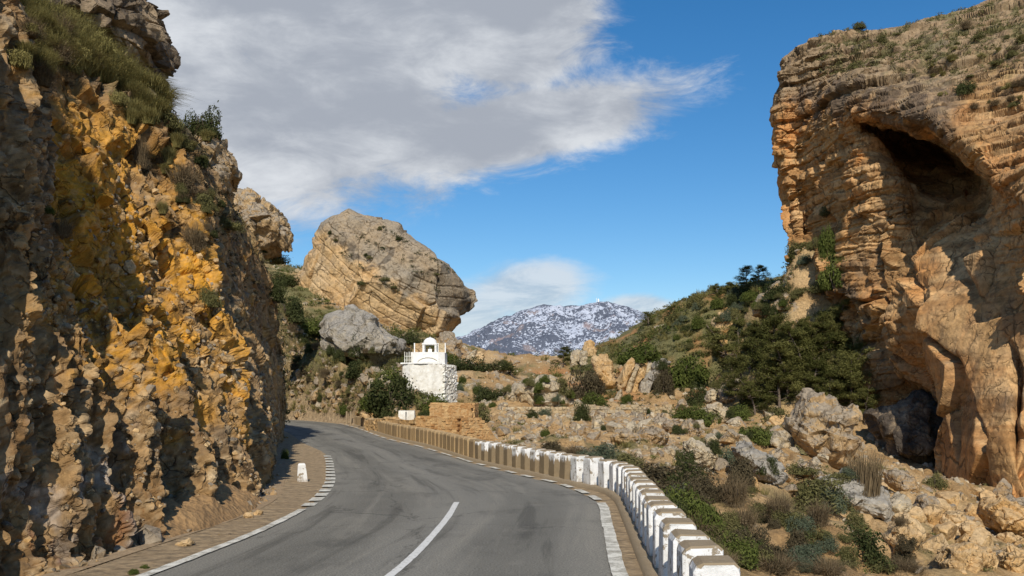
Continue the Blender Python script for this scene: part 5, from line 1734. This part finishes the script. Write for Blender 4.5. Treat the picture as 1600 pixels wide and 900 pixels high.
for i, (px_, py_, w_, h_, kd, lb) in enumerate(SHRUBS):
    p = seen_at(px_, min(py_, 897), 5) if py_ < 900 else None
    if p is None:
        p = ground_at(px_, py_)
    if p is None:
        continue
    k = p[1] / FPX
    plant(kd, (p[0], p[1] + w_ * k * .25, p[2] - .04 * h_ * k), w_ * k * 1.08, h_ * k * 1.05, lb, 'grass' if kd in ('mound',) else ('reeds' if kd == 'reed' else 'shrub'), i=i)


LAND = [(1040, 750, 'wide brownish shrub'), (1190, 728, 'long grey slab'), (1285, 675, 'huge boulder'), (1340, 778, 'long flat slab'), (1415, 840, 'ochre cone rock'), (1430, 690, 'black slab'), (1575, 815, 'great tilted block'),
        (1362, 730, 'dry reeds'), (1095, 710, 'cracked pale boulder'), (1080, 670, 'rounded tan boulder'), (1120, 645, 'large pale boulder'), (1020, 682, 'streaked boulder'), (975, 686, 'low tan boulder'), (1020, 594, 'hooked slab'),
        (940, 580, 'broad ochre face'), (914, 595, 'round brown shrub'), (906, 640, 'small pointed shrub'), (1012, 545, 'broad green shrub'), (1078, 594, 'lone pointed rock'), (830, 615, 'pale bare mound'), (668, 580, 'white shrine'),
        (604, 620, 'large dark shrub'), (570, 525, 'grey boulder'), (704, 545, 'brown upright rock'), (705, 640, 'upper ruined wall'), (715, 675, 'broad ruined wall'), (405, 345, 'rounded tan outcrop'), (325, 260, 'knobbly outcrop'),
        (150, 30, 'black outcrop'), (1126, 525, 'orange rock rib'), (1235, 470, 'grey rock band'), (1225, 400, 'two highest ridge trees'), (1122, 455, 'bushy ridge tree'), (1180, 430, 'slim ridge tree'), (1510, 130, 'dark round cliff shrub'),
        (1300, 430, 'cleft shrubs'), (620, 430, 'leaning rock'), (1250, 590, 'middle of the grove'), (1155, 590, 'left edge of the grove'), (1340, 620, 'right edge of the grove'), (263, 808, 'upright stone block'), (287, 852, 'flat ochre stone'), (395, 805, 'two gutter stones'), (785, 575, 'small white standing stone'), (1490, 870, 'pale ochre ledge'), (1490, 815, 'rounded ochre boulder'), (1450, 795, 'cave mouth boulder'), (1225, 690, 'pale rock heap'), (1130, 810, 'tall leafy shrub')]
TINT = {'olive': 'olive', 'green': 'green', 'dark': 'dark green', 'bluegrey': 'grey green', 'brown': 'brownish', 'twig': 'dry grey', 'tuft': 'tall yellowish', 'mound': 'low rounded', 'rock_tan': 'tan', 'rock_pale': 'pale', 'rock_ochre': 'ochre'}
USED = set()


def tell(px_, py_, tint, noun, size, tail):
    """A label from what stands nearest, e.g. 'small olive bush left of the long grey slab'."""
    near = sorted(LAND, key=lambda l: math.hypot((l[0] - px_), (l[1] - py_) * 1.2))
    first = None
    for n_ in range(5):
        lx, ly, nm = near[n_]
        dx, dy = px_ - lx, py_ - ly
        h_ = 'left' if dx < 0 else 'right'
        v_ = 'above' if dy < 0 else 'below'
        rel = f'{h_} of' if abs(dx) > 2 * abs(dy) else (v_ if abs(dy) > 2 * abs(dx) else f'{v_} and {h_} of')
        for dist in ('close ', '') if math.hypot(dx, dy) < 45 else ('', 'well '):
            t = f'{size} {tint} {noun} {dist}{rel} the {nm}{tail}'
            w_ = t.split()
            if len(w_) > 16:
                t = ' '.join(w_[1:] if len(w_) == 17 else w_[1:]).replace(' on the cliff top', '')
            first = first or t
            if t not in USED:
                USED.add(t)
                return t
    return first


def scatter(polys, count, kinds, wpx, label, group, cat='shrub', aspect=.75, seed=0, sub_=False, cond=None, noun='bush', tail=''):
    rg = np.random.default_rng(seed)
    k = 0
    tries = 0
    while k < count and tries < count * 20:
        tries += 1
        a = polys[rg.integers(len(polys))]
        px_, py_ = rg.uniform(a[0], a[2]), rg.uniform(a[1], a[3])
        p = seen_at(px_, py_, 4)
        if p is None or (cond and not cond(p)):
            continue
        sc_ = p[1] / FPX
        w_ = rg.uniform(*wpx)
        kd = kinds[rg.integers(len(kinds))]
        sz_ = 'small' if w_ < wpx[0] + (wpx[1] - wpx[0]) * .4 else ('medium' if w_ < wpx[0] + (wpx[1] - wpx[0]) * .75 else 'large')
        lb_ = tell(px_, py_, TINT[kd], noun, sz_, tail)
        plant(kd, (p[0], p[1], p[2] - .05 * w_ * sc_), w_ * sc_, w_ * sc_ * aspect * rg.uniform(.8, 1.25), lb_, cat, group, None, sub_)
        k += 1


scatter([(1000, 440, 1310, 580), (1120, 400, 1300, 520), (1050, 470, 1240, 540)], 72, ['olive', 'green', 'dark', 'olive', 'bluegrey'], (14, 34), 'scrubby bush on the hillside left of the great cliff', 'bushes on the hillside', seed=1, cond=lambda p: p[1] > 85)
scatter([(450, 530, 640, 648), (400, 380, 470, 640), (460, 590, 600, 648)], 40, ['olive', 'dark', 'brown', 'twig'], (12, 30), 'small bush on the slope below the leaning rock', 'bushes on the slope below the leaning rock', seed=2, cond=lambda p: 78 < p[1] < 130)
scatter([(720, 590, 900, 640), (1040, 600, 1240, 720), (800, 640, 1100, 720)], 46, ['olive', 'dark', 'green', 'bluegrey'], (10, 26), 'small bush on the far bank of the valley', 'bushes on the far bank', seed=3, cond=lambda p: p[1] > 40)
scatter([(1060, 740, 1300, 890), (990, 715, 1180, 790), (1180, 780, 1420, 890), (1100, 800, 1260, 895)], 60, ['olive', 'twig', 'bluegrey', 'brown', 'olive', 'brown', 'dark'], (28, 74), 'bush on the valley floor right of the block wall', 'bushes on the valley floor', seed=4, cond=lambda p: p[1] < 60)
scatter([(10, 10, 230, 130), (60, 30, 200, 130), (190, 120, 262, 200)], 44, ['tuft', 'tuft', 'mound', 'twig'], (34, 70), 'clump of dry grass on the slope under the black outcrop', 'grass clumps above the left cliff', 'grass', .7, seed=5, cond=lambda p: p[1] < 26.5, noun='grass clump')
scatter([(240, 190, 330, 330), (300, 300, 420, 400)], 24, ['olive', 'twig', 'tuft', 'dark'], (18, 36), 'small plant on the shoulder below the knobbly outcrop', 'plants on the shoulder of the left cliff', 'shrub', .7, seed=6, cond=lambda p: p[1] < 70, noun='plant')
scatter([(1330, 30, 1600, 120), (1420, 40, 1600, 150), (1500, 60, 1600, 180)], 40, ['olive', 'mound', 'twig', 'tuft', 'olive'], (10, 30), 'low bush on the sloping top of the great cliff', 'bushes on top of the great cliff', 'shrub', .55, seed=7, cond=lambda p: p[1] > 50, tail=' on the cliff top')
scatter([(540, 395, 640, 455), (500, 330, 700, 420), (680, 400, 735, 450)], 12, ['dark', 'olive'], (9, 20), 'little bush rooted in a crack of the leaning rock', 'bushes on the leaning rock', 'shrub', .55, seed=8, cond=lambda p: p[1] > 128)


CRACKS = [((535, 398), (632, 462)), ((560, 368), (600, 392)), ((625, 398), (690, 455)), ((655, 392), (715, 425)), ((600, 352), (640, 378)), ((500, 470), (520, 480))]


# pines
def pine(seed, mt_='needle'):
    rg = np.random.default_rng(seed)
    mb = MB()
    H = 1.
    bend = rg.normal(0, .13, 2)
    axis = lambda t: np.array([bend[0] * t * t, bend[1] * t * t, t * H])
    mb.tube([tuple(axis(t)) for t in np.linspace(-.05, .95, 8)], list(np.linspace(.026, .006, 8)), 6)
    cl, rr_ = [], []
    for i in range(34):
        t = rg.uniform(.14, 1.0)
        a = rg.uniform(0, 2 * math.pi)
        L = (.40 * (1 - t) ** .75 + .07) * rg.uniform(.5, 1.15)
        b0 = axis(t * .92)
        e = b0 + [math.cos(a) * L, math.sin(a) * L, L * rg.uniform(.05, .5)]
        mb.tube([tuple(b0), tuple((b0 + e) / 2 + [0, 0, -.01]), tuple(e)], [.008, .005, .002], 4)
        cl += [e, b0 * .45 + e * .55]
        rr_ += [rg.uniform(.07, .12), rg.uniform(.045, .08)]
    cl, rr_ = np.array(cl), np.array(rr_)
    n_ = 8000
    k = rg.integers(0, len(cl), n_)
    e = rg.normal(0, 1, (n_, 3))
    e /= np.linalg.norm(e, axis=1, keepdims=True)
    p = cl[k] + e * (rr_[k] * rg.uniform(.3, 1.1, n_))[:, None] * [1, 1, .62]
    Q = leaf_quads(p, e + [0, 0, .6], .021, .22, rg, .7)
    rnd = np.clip(rg.normal(.5, .25, n_) + (rg.random(len(cl))[k] - .5) * .7, 0, 1)
    return mb.mesh('trunk', [M['bark']]), quad_mesh('crown', Q, rnd, mt_)


PINES = [pine(s_) for s_ in (3, 5, 8, 13)]


def tree(pos, h, label, group=None, i=0, wide=1.):
    tr, cr_ = PINES[i % 4]
    root = empty('pine_tree', tuple(pos), random.uniform(0, 6.28), label=label, category='tree', group=group)
    root.scale = (h * wide, h * wide, h)
    link('trunk', tr, root)
    link('crown', cr_, root)


pine_spots = [(1146, 600, 100), (1172, 590, 92), (1162, 632, 84), (1196, 612, 108), (1190, 560, 62), (1218, 640, 96), (1226, 596, 86), (1246, 616, 110), (1262, 572, 84), (1268, 644, 92), (1284, 610, 112), (1296, 570, 96), (1306, 640, 104), (1322, 606, 110), (1330, 652, 96), (1346, 640, 80), (1310, 545, 80), (1240, 548, 58), (1352, 668, 70), (1205, 536, 40), (1286, 528, 50), (1180, 648, 60), (1240, 652, 60), (1154, 560, 70), (1208, 580, 96), (1258, 600, 100), (1276, 590, 100), (1314, 590, 104), (1334, 620, 104), (1232, 630, 100), (1200, 632, 90), (1296, 648, 80), (1326, 560, 80)]
for i, (px_, py_, h_) in enumerate([q for j, q in enumerate(pine_spots) if j % 12 != 10]):
    p = ground_at(px_, py_, 60)
    if p is None:
        continue
    d_ = max(min(p[1], 100), 84)
    q = np.array(W(px_, py_, d_))
    gz_ = ground_at(px_, py_, 60)
    q = gz_ if abs(gz_[1] - d_) < 12 else q
    tree(q - [0, 0, .1], h_ * q[1] / FPX, tell(px_, py_ - h_ * .5, 'dark green', 'pine', 'short' if h_ < 75 else ('tall' if h_ > 98 else 'middling'), ''), 'pines in the grove', i, random.uniform(.95, 1.2))
for i, (px_, py_, h_, lb) in enumerate([(800, 588, 28, 'small lone tree on the ridge below the snowy mountain, left one of two'), (880, 572, 34, 'small lone tree on the ridge below the snowy mountain, right one of two'),
                                        (1014, 510, 26, 'small tree where the hill ridge meets the snowy mountain'), (1046, 492, 16, 'tiny tree on the ridge line right of the snowy mountain'), (1122, 466, 26, 'bushy tree on the ridge line halfway up the hill'),
                                        (1136, 462, 24, 'second bushy tree on the ridge line halfway up the hill'), (1166, 448, 34, 'tree on the ridge line below the two highest trees'), (1184, 440, 30, 'taller slim tree on the ridge line below the two highest trees'),
                                        (1216, 418, 15, 'left one of the two highest trees on the ridge beside the cliff'), (1233, 412, 15, 'right one of the two highest trees on the ridge beside the cliff')]):
    p = ground_at(px_, py_ + 4, 80)
    if p is None:
        p = ground_at(px_, py_ + 12, 80)
    if p is None:
        continue
    tree(p, (h_ + 4) * p[1] / FPX, lb, None, i, 1.25)


# undergrowth: countless small plants, joined
def undergrowth(name, P, sizes, mt_, seed, nl=46, leaf=.13, label='', blades=False):
    protos = []
    for k in range(4):
        protos.append(blade_quads(nl, seed + k, 1., .022, 1.7, .45) if blades else bush_quads(nl, leaf, seed + k, 6, .5, .7))
    Qs, Rs = [], []
    rg = np.random.default_rng(seed)
    for i, (p, s_) in enumerate(zip(P, sizes)):
        Q, rnd = protos[i % 4]
        a = rg.uniform(0, 6.28)
        c_, n_ = math.cos(a), math.sin(a)
        Rm = np.array([[c_, n_, 0], [-n_, c_, 0], [0, 0, 1]]) * s_
        Qs.append(Q @ Rm + p)
        Rs.append(np.clip(rnd + rg.normal(0, .2), 0, 1))
    return link(name, quad_mesh(name, np.concatenate(Qs), np.concatenate(Rs), mt_), kind='stuff', label=label)


gflat = TP.reshape(-1, 3)
gpxa = PCX + gx / np.maximum(gy, .1) * FPX
gpya = HOR - (gz - CAM_Z) / np.maximum(gy, .1) * FPX
infr = (gy > 6) & (gy < 165) & (gpxa > -60) & (gpxa < 1660) & (np.abs(gdc) > 6.2) & (gpya > 380)
wgt = np.where(infr, (.05 + green) * np.clip(gy / 40, .3, 1.6), 0)
wgt = wgt * np.where((gpxa > 430) & (gpxa < 660) & (gy > 78), 3.0, 1)
wgt = wgt * np.where((gpxa > 1010) & (gpya < 600) & (gy > 78), 4.5, 1)
pk_ = RNG.choice(len(gflat), 6200, replace=False, p=wgt / wgt.sum())
half = len(pk_) // 2
sz = RNG.uniform(.3, .8, len(pk_)) * np.clip(gy[pk_] / 75, .45, 1.6)
undergrowth('undergrowth', gflat[pk_[:half]], sz[:half], 'leaf_olive', 501, label='low olive undergrowth covering the slopes')
undergrowth('undergrowth', gflat[pk_[half:5200]], sz[half:5200], 'leaf_green', 521, label='low green undergrowth covering the slopes')
undergrowth('dry_grass', gflat[pk_[5200:]], sz[5200:] * .9, 'grass_dry', 541, 70, .1, 'dry grass between the rocks of the valley', True)


def on_patch(Q, U, V, u0, u1, v0, v1, count, seed):
    k = np.nonzero(((U > u0) & (U < u1) & (V > v0) & (V < v1)).ravel())[0]
    return Q.reshape(-1, 3)[np.random.default_rng(seed).choice(k, count)]


P = on_patch(LQ, LU, LV, 1.8, 6.6, 5.02, 6.2, 900, 61)
undergrowth('dry_grass', P, np.random.default_rng(1).uniform(.25, .6, 900) * np.clip(P[:, 1] / 25, .6, 1.3), 'grass_dry', 561, 60, .1, 'dry grass on the slope above the left cliff', True)
P = on_patch(LQ, LU, LV, 6.4, 9.6, 3.9, 6.5, 420, 62)
undergrowth('undergrowth', P, np.random.default_rng(2).uniform(.2, .5, 420), 'leaf_brown', 571, 46, .12, 'brown undergrowth on the shoulder of the left cliff')
P = on_patch(RQ, RU, RV, 2.6, 9.3, 1.0, 2.05, 900, 63)
undergrowth('undergrowth', P, np.random.default_rng(3).uniform(.25, .75, 900), 'leaf_olive', 581, 46, .12, 'olive scrub on the sloping top of the great cliff')


# the slope behind the road cut and the hilltop against the cliff are thick with scrub
for lo_x, hi_x, lo_y, hi_y, d0, d1, cnt, mt_, sd_, lb in ((395, 680, 380, 652, 58, 132, 620, 'leaf_olive', 601, 'olive scrub on the slope behind the left cliff'), (395, 680, 380, 652, 58, 132, 420, 'leaf_dark', 611, 'dark scrub on the slope behind the left cliff'),
                                                      (1215, 1330, 360, 500, 70, 100, 420, 'leaf_olive', 621, 'olive scrub on the hilltop against the great cliff'), (900, 1240, 470, 640, 84, 140, 420, 'leaf_dark', 631, 'dark scrub on the hillside beyond the tilted slabs')):
    k = np.nonzero((gpxa > lo_x) & (gpxa < hi_x) & (gpya > lo_y) & (gpya < hi_y) & (gy > d0) & (gy < d1) & (np.abs(gdc) > 6))[0]
    rg = np.random.default_rng(sd_)
    k = rg.choice(k, min(cnt, len(k)), replace=False)
    undergrowth('undergrowth', gflat[k], rg.uniform(.3, .9, len(k)) * np.clip(gy[k] / 85, .6, 1.5), mt_, sd_, label=lb)

P = on_patch(LQ, LU, LV, 9.4, 11, 1.2, 6.5, 320, 64)
undergrowth('undergrowth', P, np.random.default_rng(6).uniform(.25, .8, 320), 'leaf_olive', 641, 46, .12, 'olive scrub on the back of the left cliff')

def bank_points(rect, cnt, seed):
    rg, out = np.random.default_rng(seed), []
    for _ in range(cnt):
        px_, py_ = rg.uniform(rect[0], rect[2]), rg.uniform(rect[1], rect[3])
        i = np.clip(np.searchsorted(azs, math.atan((px_ - PCX) / FPX)), 1, len(azs) - 1)
        h = TP[i, :470]
        f = CAM_Z + (HOR - py_) / FPX * h[:, 1] - h[:, 2]
        k = np.nonzero((f <= 0) & (h[:, 1] > 60))[0]
        if len(k):
            t = f[k[0] - 1] / (f[k[0] - 1] - f[k[0]] + 1e-9)
            out.append(h[k[0] - 1] * (1 - t) + h[k[0]] * t)
    return np.array(out)


P = bank_points((425, 520, 600, 646), 330, 70)
undergrowth('undergrowth', P[:170], np.random.default_rng(7).uniform(.3, 1.0, 170), 'leaf_olive', 651, 46, .12, 'olive scrub on the steep bank above the far road')
undergrowth('dry_grass', P[170:], np.random.default_rng(8).uniform(.3, .8, len(P) - 170), 'grass_dry', 661, 60, .1, 'dry grass on the steep bank above the far road', True)

# green tufts rooted along the clefts of the leaning rock
cp = []
for (x0, y0), (x1, y1) in CRACKS:
    for t in np.linspace(0, 1, 26):
        p = seen_at(x0 + (x1 - x0) * t + random.gauss(0, 3), y0 + (y1 - y0) * t + random.gauss(0, 2.5), 3)
        if p is not None and 128 < p[1] < 160 and random.random() < .8:
            cp.append(p)
cp = np.array(cp)
undergrowth('undergrowth', cp, np.random.default_rng(4).uniform(.25, .75, len(cp)), 'leaf_dark', 591, 46, .13, 'dark scrub rooted along the clefts of the leaning rock')


# ------------------------------------------------------------------ loose stones
def rock_proto(seed, sub_=3):
    import bmesh
    bm = bmesh.new()
    bmesh.ops.create_icosphere(bm, subdivisions=sub_, radius=1)
    rg = np.random.default_rng(seed)
    v = np.array([p.co[:] for p in bm.verts])
    for _ in range(11):
        nn = rg.normal(0, 1, 3)
        nn /= np.linalg.norm(nn)
        h = rg.uniform(.38, .8)
        ex = np.clip(v @ nn - h, 0, None)
        v -= ex[:, None] * nn * .98
    v *= rg.uniform(.7, 1.1, 3)
    if sub_ >= 2:
        v += (v / np.linalg.norm(v, axis=1, keepdims=True)) * (fbm(v * 2.2 + seed, 4, seed, .55) * .06)[:, None]
    fs = np.array([[q.index for q in f.verts] for f in bm.faces])
    bm.free()
    return v, fs


RPV = [rock_proto(s_, 4) for s_ in range(6)]
RPM = {k: [raw_mesh('boulder', v, [fs], [M[k]], False) for v, fs in RPV] for k in ('rock_tan', 'rock_pale', 'rock_ochre')}
LOW = [rock_proto(s_ + 30, 1) for s_ in range(5)]
COB = [rock_proto(s_ + 60, 2) for s_ in range(5)]


def boulders(rects, count, wpx, label, group, seed, kinds, cond=None):
    rg = np.random.default_rng(seed)
    k = 0
    for _ in range(count * 12):
        if k >= count:
            break
        a = rects[rg.integers(len(rects))]
        px_, py_ = rg.uniform(a[0], a[2]), rg.uniform(a[1], a[3])
        p = ground_at(px_, py_)
        if p is None or (cond and not cond(p)):
            continue
        wp_ = wpx[0] * (wpx[1] / wpx[0]) ** rg.random()
        w_ = wp_ * p[1] / FPX / 2
        kd = kinds[rg.integers(len(kinds))]
        label = tell(px_, py_, TINT[kd], 'stone', 'small' if wp_ < 14 else ('medium' if wp_ < 22 else 'large'), '')
        link('boulder', RPM[kd][rg.integers(6)], None, (p[0], p[1], p[2] + w_ * .25), tuple(rg.uniform(0, 6.28, 3)), w_, label=label, category='boulder', group=group)
        k += 1


valley = lambda p: p[0] > 3.3 + 0 * p[1] or p[1] > 42
boulders([(790, 652, 1060, 712), (900, 650, 1120, 720)], 70, (8, 38), 'pale stone among the rubble below the terrace wall', 'stones on the rubble slope', 1, ['rock_pale', 'rock_tan'], lambda p: p[1] > 37)
boulders([(1060, 650, 1260, 760), (1100, 690, 1300, 780)], 70, (10, 42), 'tan stone lying between the boulders below the pines', 'stones between the boulders', 2, ['rock_tan', 'rock_pale', 'rock_ochre'], lambda p: p[1] > 30)
boulders([(1380, 740, 1640, 900), (1440, 790, 1620, 900)], 80, (14, 64), 'ochre stone in the heap at the foot of the great cliff', 'stones at the foot of the great cliff', 3, ['rock_ochre', 'rock_ochre', 'rock_tan'], lambda p: p[1] > 26)
boulders([(450, 540, 640, 645), (450, 560, 600, 645), (720, 585, 900, 640)], 80, (7, 30), 'small pale stone on the slopes around the shrine', 'stones on the slopes around the shrine', 4, ['rock_pale', 'rock_tan'], lambda p: p[1] > 70)
boulders([(190, 780, 400, 850)], 26, (5, 14), 'small ochre stone in the fallen earth at the cliff foot', 'stones in the fallen earth', 5, ['rock_ochre', 'rock_tan'], lambda p: p[1] < 40)


def rubble(name, P, sizes, protos, mt_, seed, label, parent=None):
    rg = np.random.default_rng(seed)
    Vs, Fs, b0 = [], [], 0
    for i, (p, s_) in enumerate(zip(P, sizes)):
        v, fs = protos[i % len(protos)]
        a = rg.normal(0, 1, (3, 3))
        q_, _r = np.linalg.qr(a)
        Vs.append(v @ q_ * s_ + p)
        Fs.append(fs + b0)
        b0 += len(v)
    return link(name, raw_mesh(name, np.concatenate(Vs), [np.concatenate(Fs)], [mt_], False), parent, kind='stuff', label=label)


wr = np.where(infr & (gy > 30) & (gpya < 900), np.clip(1 - green, .02, 1) * np.clip(gy / 50, .5, 1.5), 0)
wr = wr * np.where((gpxa > 780) & (gpxa < 1100) & (gy < 82), 3.5, 1) * np.where((gpxa > 1380) & (gy < 60), 2, 1) * np.where((gpxa > 430) & (gpxa < 660) & (gy > 78), 2.5, 1)
pk_ = RNG.choice(len(gflat), 5200, replace=False, p=wr / wr.sum())
extra = np.nonzero((gpxa > 400) & (gpxa < 670) & (gpya > 480) & (gpya < 652) & (gy > 70) & (gy < 130) & (np.abs(gdc) > 6))[0]
pk_ = np.concatenate([pk_[:2800], RNG.choice(extra, min(700, len(extra)), replace=False), pk_[2800:]])
sz = RNG.lognormal(-1.75, .5, len(pk_)) * np.clip(gy[pk_] / 60, .5, 1.5)
rubble('rubble', gflat[pk_[:3150]], sz[:3150], LOW, M['rock_pale'], 1, 'pale rubble strewn over the valley slopes')
rubble('rubble', gflat[pk_[3150:]], sz[3150:], LOW, M['rock_tan'], 2, 'tan rubble strewn over the valley slopes')
wr = np.where((gy > 10) & (gy < 40) & (gdc < -4.4) & (gdc > -8.6), gauss(gdc, -5.7, .9) * (.25 + gauss(gy, 19, 4)), 0)
pk_ = RNG.choice(len(gflat), 2200, replace=False, p=wr / wr.sum())
rubble('debris', np.stack([gx[pk_], gy[pk_], np.maximum(gz[pk_], rz(gy[pk_]) + np.interp(-gdc[pk_], [4.25, 4.7, 5.08, 5.35, 5.8, 6.5, 7.0, 7.15], [-.02, -.06, -.22, -.22, -.03, .10, .14, 0])) + .015], 1), RNG.lognormal(-2.75, .7, 2200), LOW, M['rock_tan'], 3, 'crumbled ochre stone fallen from the cliff into the gutter')
P = bank_points((425, 500, 640, 648), 420, 71)
rubble('rubble', P, np.random.default_rng(9).lognormal(-1.3, .55, len(P)), LOW, M['rock_tan'], 4, 'tan rocks breaking out of the steep bank above the far road')
# a fan of fallen earth at the cliff foot
xs_, ys_ = np.meshgrid(np.linspace(-1, 1, 60), np.linspace(-1, 1, 90), indexing='ij')
pe = np.stack([-6.55 + xs_.ravel() * 1.2 + (ys_.ravel() * 4.2) * -.03, 18.6 + ys_.ravel() * 4.2, np.zeros(xs_.size)], 1)
hh_ = np.clip(1 - (xs_.ravel() + .15) ** 2 - ys_.ravel() ** 2, 0, 1) ** .8 * (.62 + .35 * fbm(pe / .9, 4, 400)) + fbm(pe / .25, 3, 410) * .035 - .14
pe[:, 2] = hh_ + .0
m, n, b = mat('fallen ochre earth')
vec = n.n('ShaderNodeTexCoord').outputs['Object']
n.put(b.inputs['Base Color'], n.mix(n.noise(vec, 2.2, 8, .7), (.26, .145, .06), (.42, .27, .13)))
bump(n, b, n.math('ADD', n.noise(vec, 11, 9, .75), n.voro(vec, 9)), .05)
M['earth'] = m
link('earth_fan', raw_mesh('earth_fan', pe.reshape(60, 90, 3), [grid_faces(60, 90)], [M['earth']]), kind='structure', label='fan of fallen ochre earth at the foot of the cliff')

# cobbles standing out of the road cut: the largest as parts, the rest joined
NC = normals(LQ)
k = np.nonzero(((LU > 1.9) & (LU < 8.6) & (LV > 1.05) & (LV < 4.6)).ravel())[0]
flat_, un, vn = LQ.reshape(-1, 3), LU.ravel(), LV.ravel()
wk = (1 - .93 * gauss(un[k], 4.25, .42) * sstep(4, 3, vn[k])) * sstep(4.8, 3.0, vn[k]) * (1 + 1.5 * (fbm(flat_[k] / 1.2, 2, 600) > .1))
ck = np.random.default_rng(9).choice(k, 3000, replace=False, p=wk / wk.sum())
COM = [[raw_mesh('cobble', v, [fs], [M[mm]]) for v, fs in COB] for mm in ('rock_tan', 'rock_pale', 'rock_ochre')]
rg = np.random.default_rng(10)
for i, j in enumerate(ck[:240]):
    s_ = rg.uniform(.09, .2) * np.clip(flat_[j, 1] / 20, .8, 1.7)
    link('cobble', COM[rg.integers(3)][rg.integers(5)], left_cliff, tuple(flat_[j]), tuple(rg.uniform(0, 6.28, 3)), (s_, s_ * rg.uniform(.7, 1), s_ * rg.uniform(.6, .9)))
rubble('cobbles', flat_[ck[240:1700]], rg.lognormal(-2.75, .35, 1460) * np.clip(flat_[ck[240:1700], 1] / 20, .8, 1.7), LOW, M['rock_tan'], 11, 'small tan cobbles set in the road cut', left_cliff)
rubble('cobbles', flat_[ck[1700:]], rg.lognormal(-2.75, .35, 1300) * np.clip(flat_[ck[1700:], 1] / 20, .8, 1.7), LOW, M['rock_ochre'], 12, 'small ochre cobbles set in the road cut', left_cliff)
print('triangles', sum(sum(len(p.vertices) - 2 for p in o.data.polygons) if len(o.data.polygons) < 5 else len(o.data.loops) - 2 * len(o.data.polygons) for o in {o.data.name: o for o in S.objects if o.type == 'MESH'}.values()))
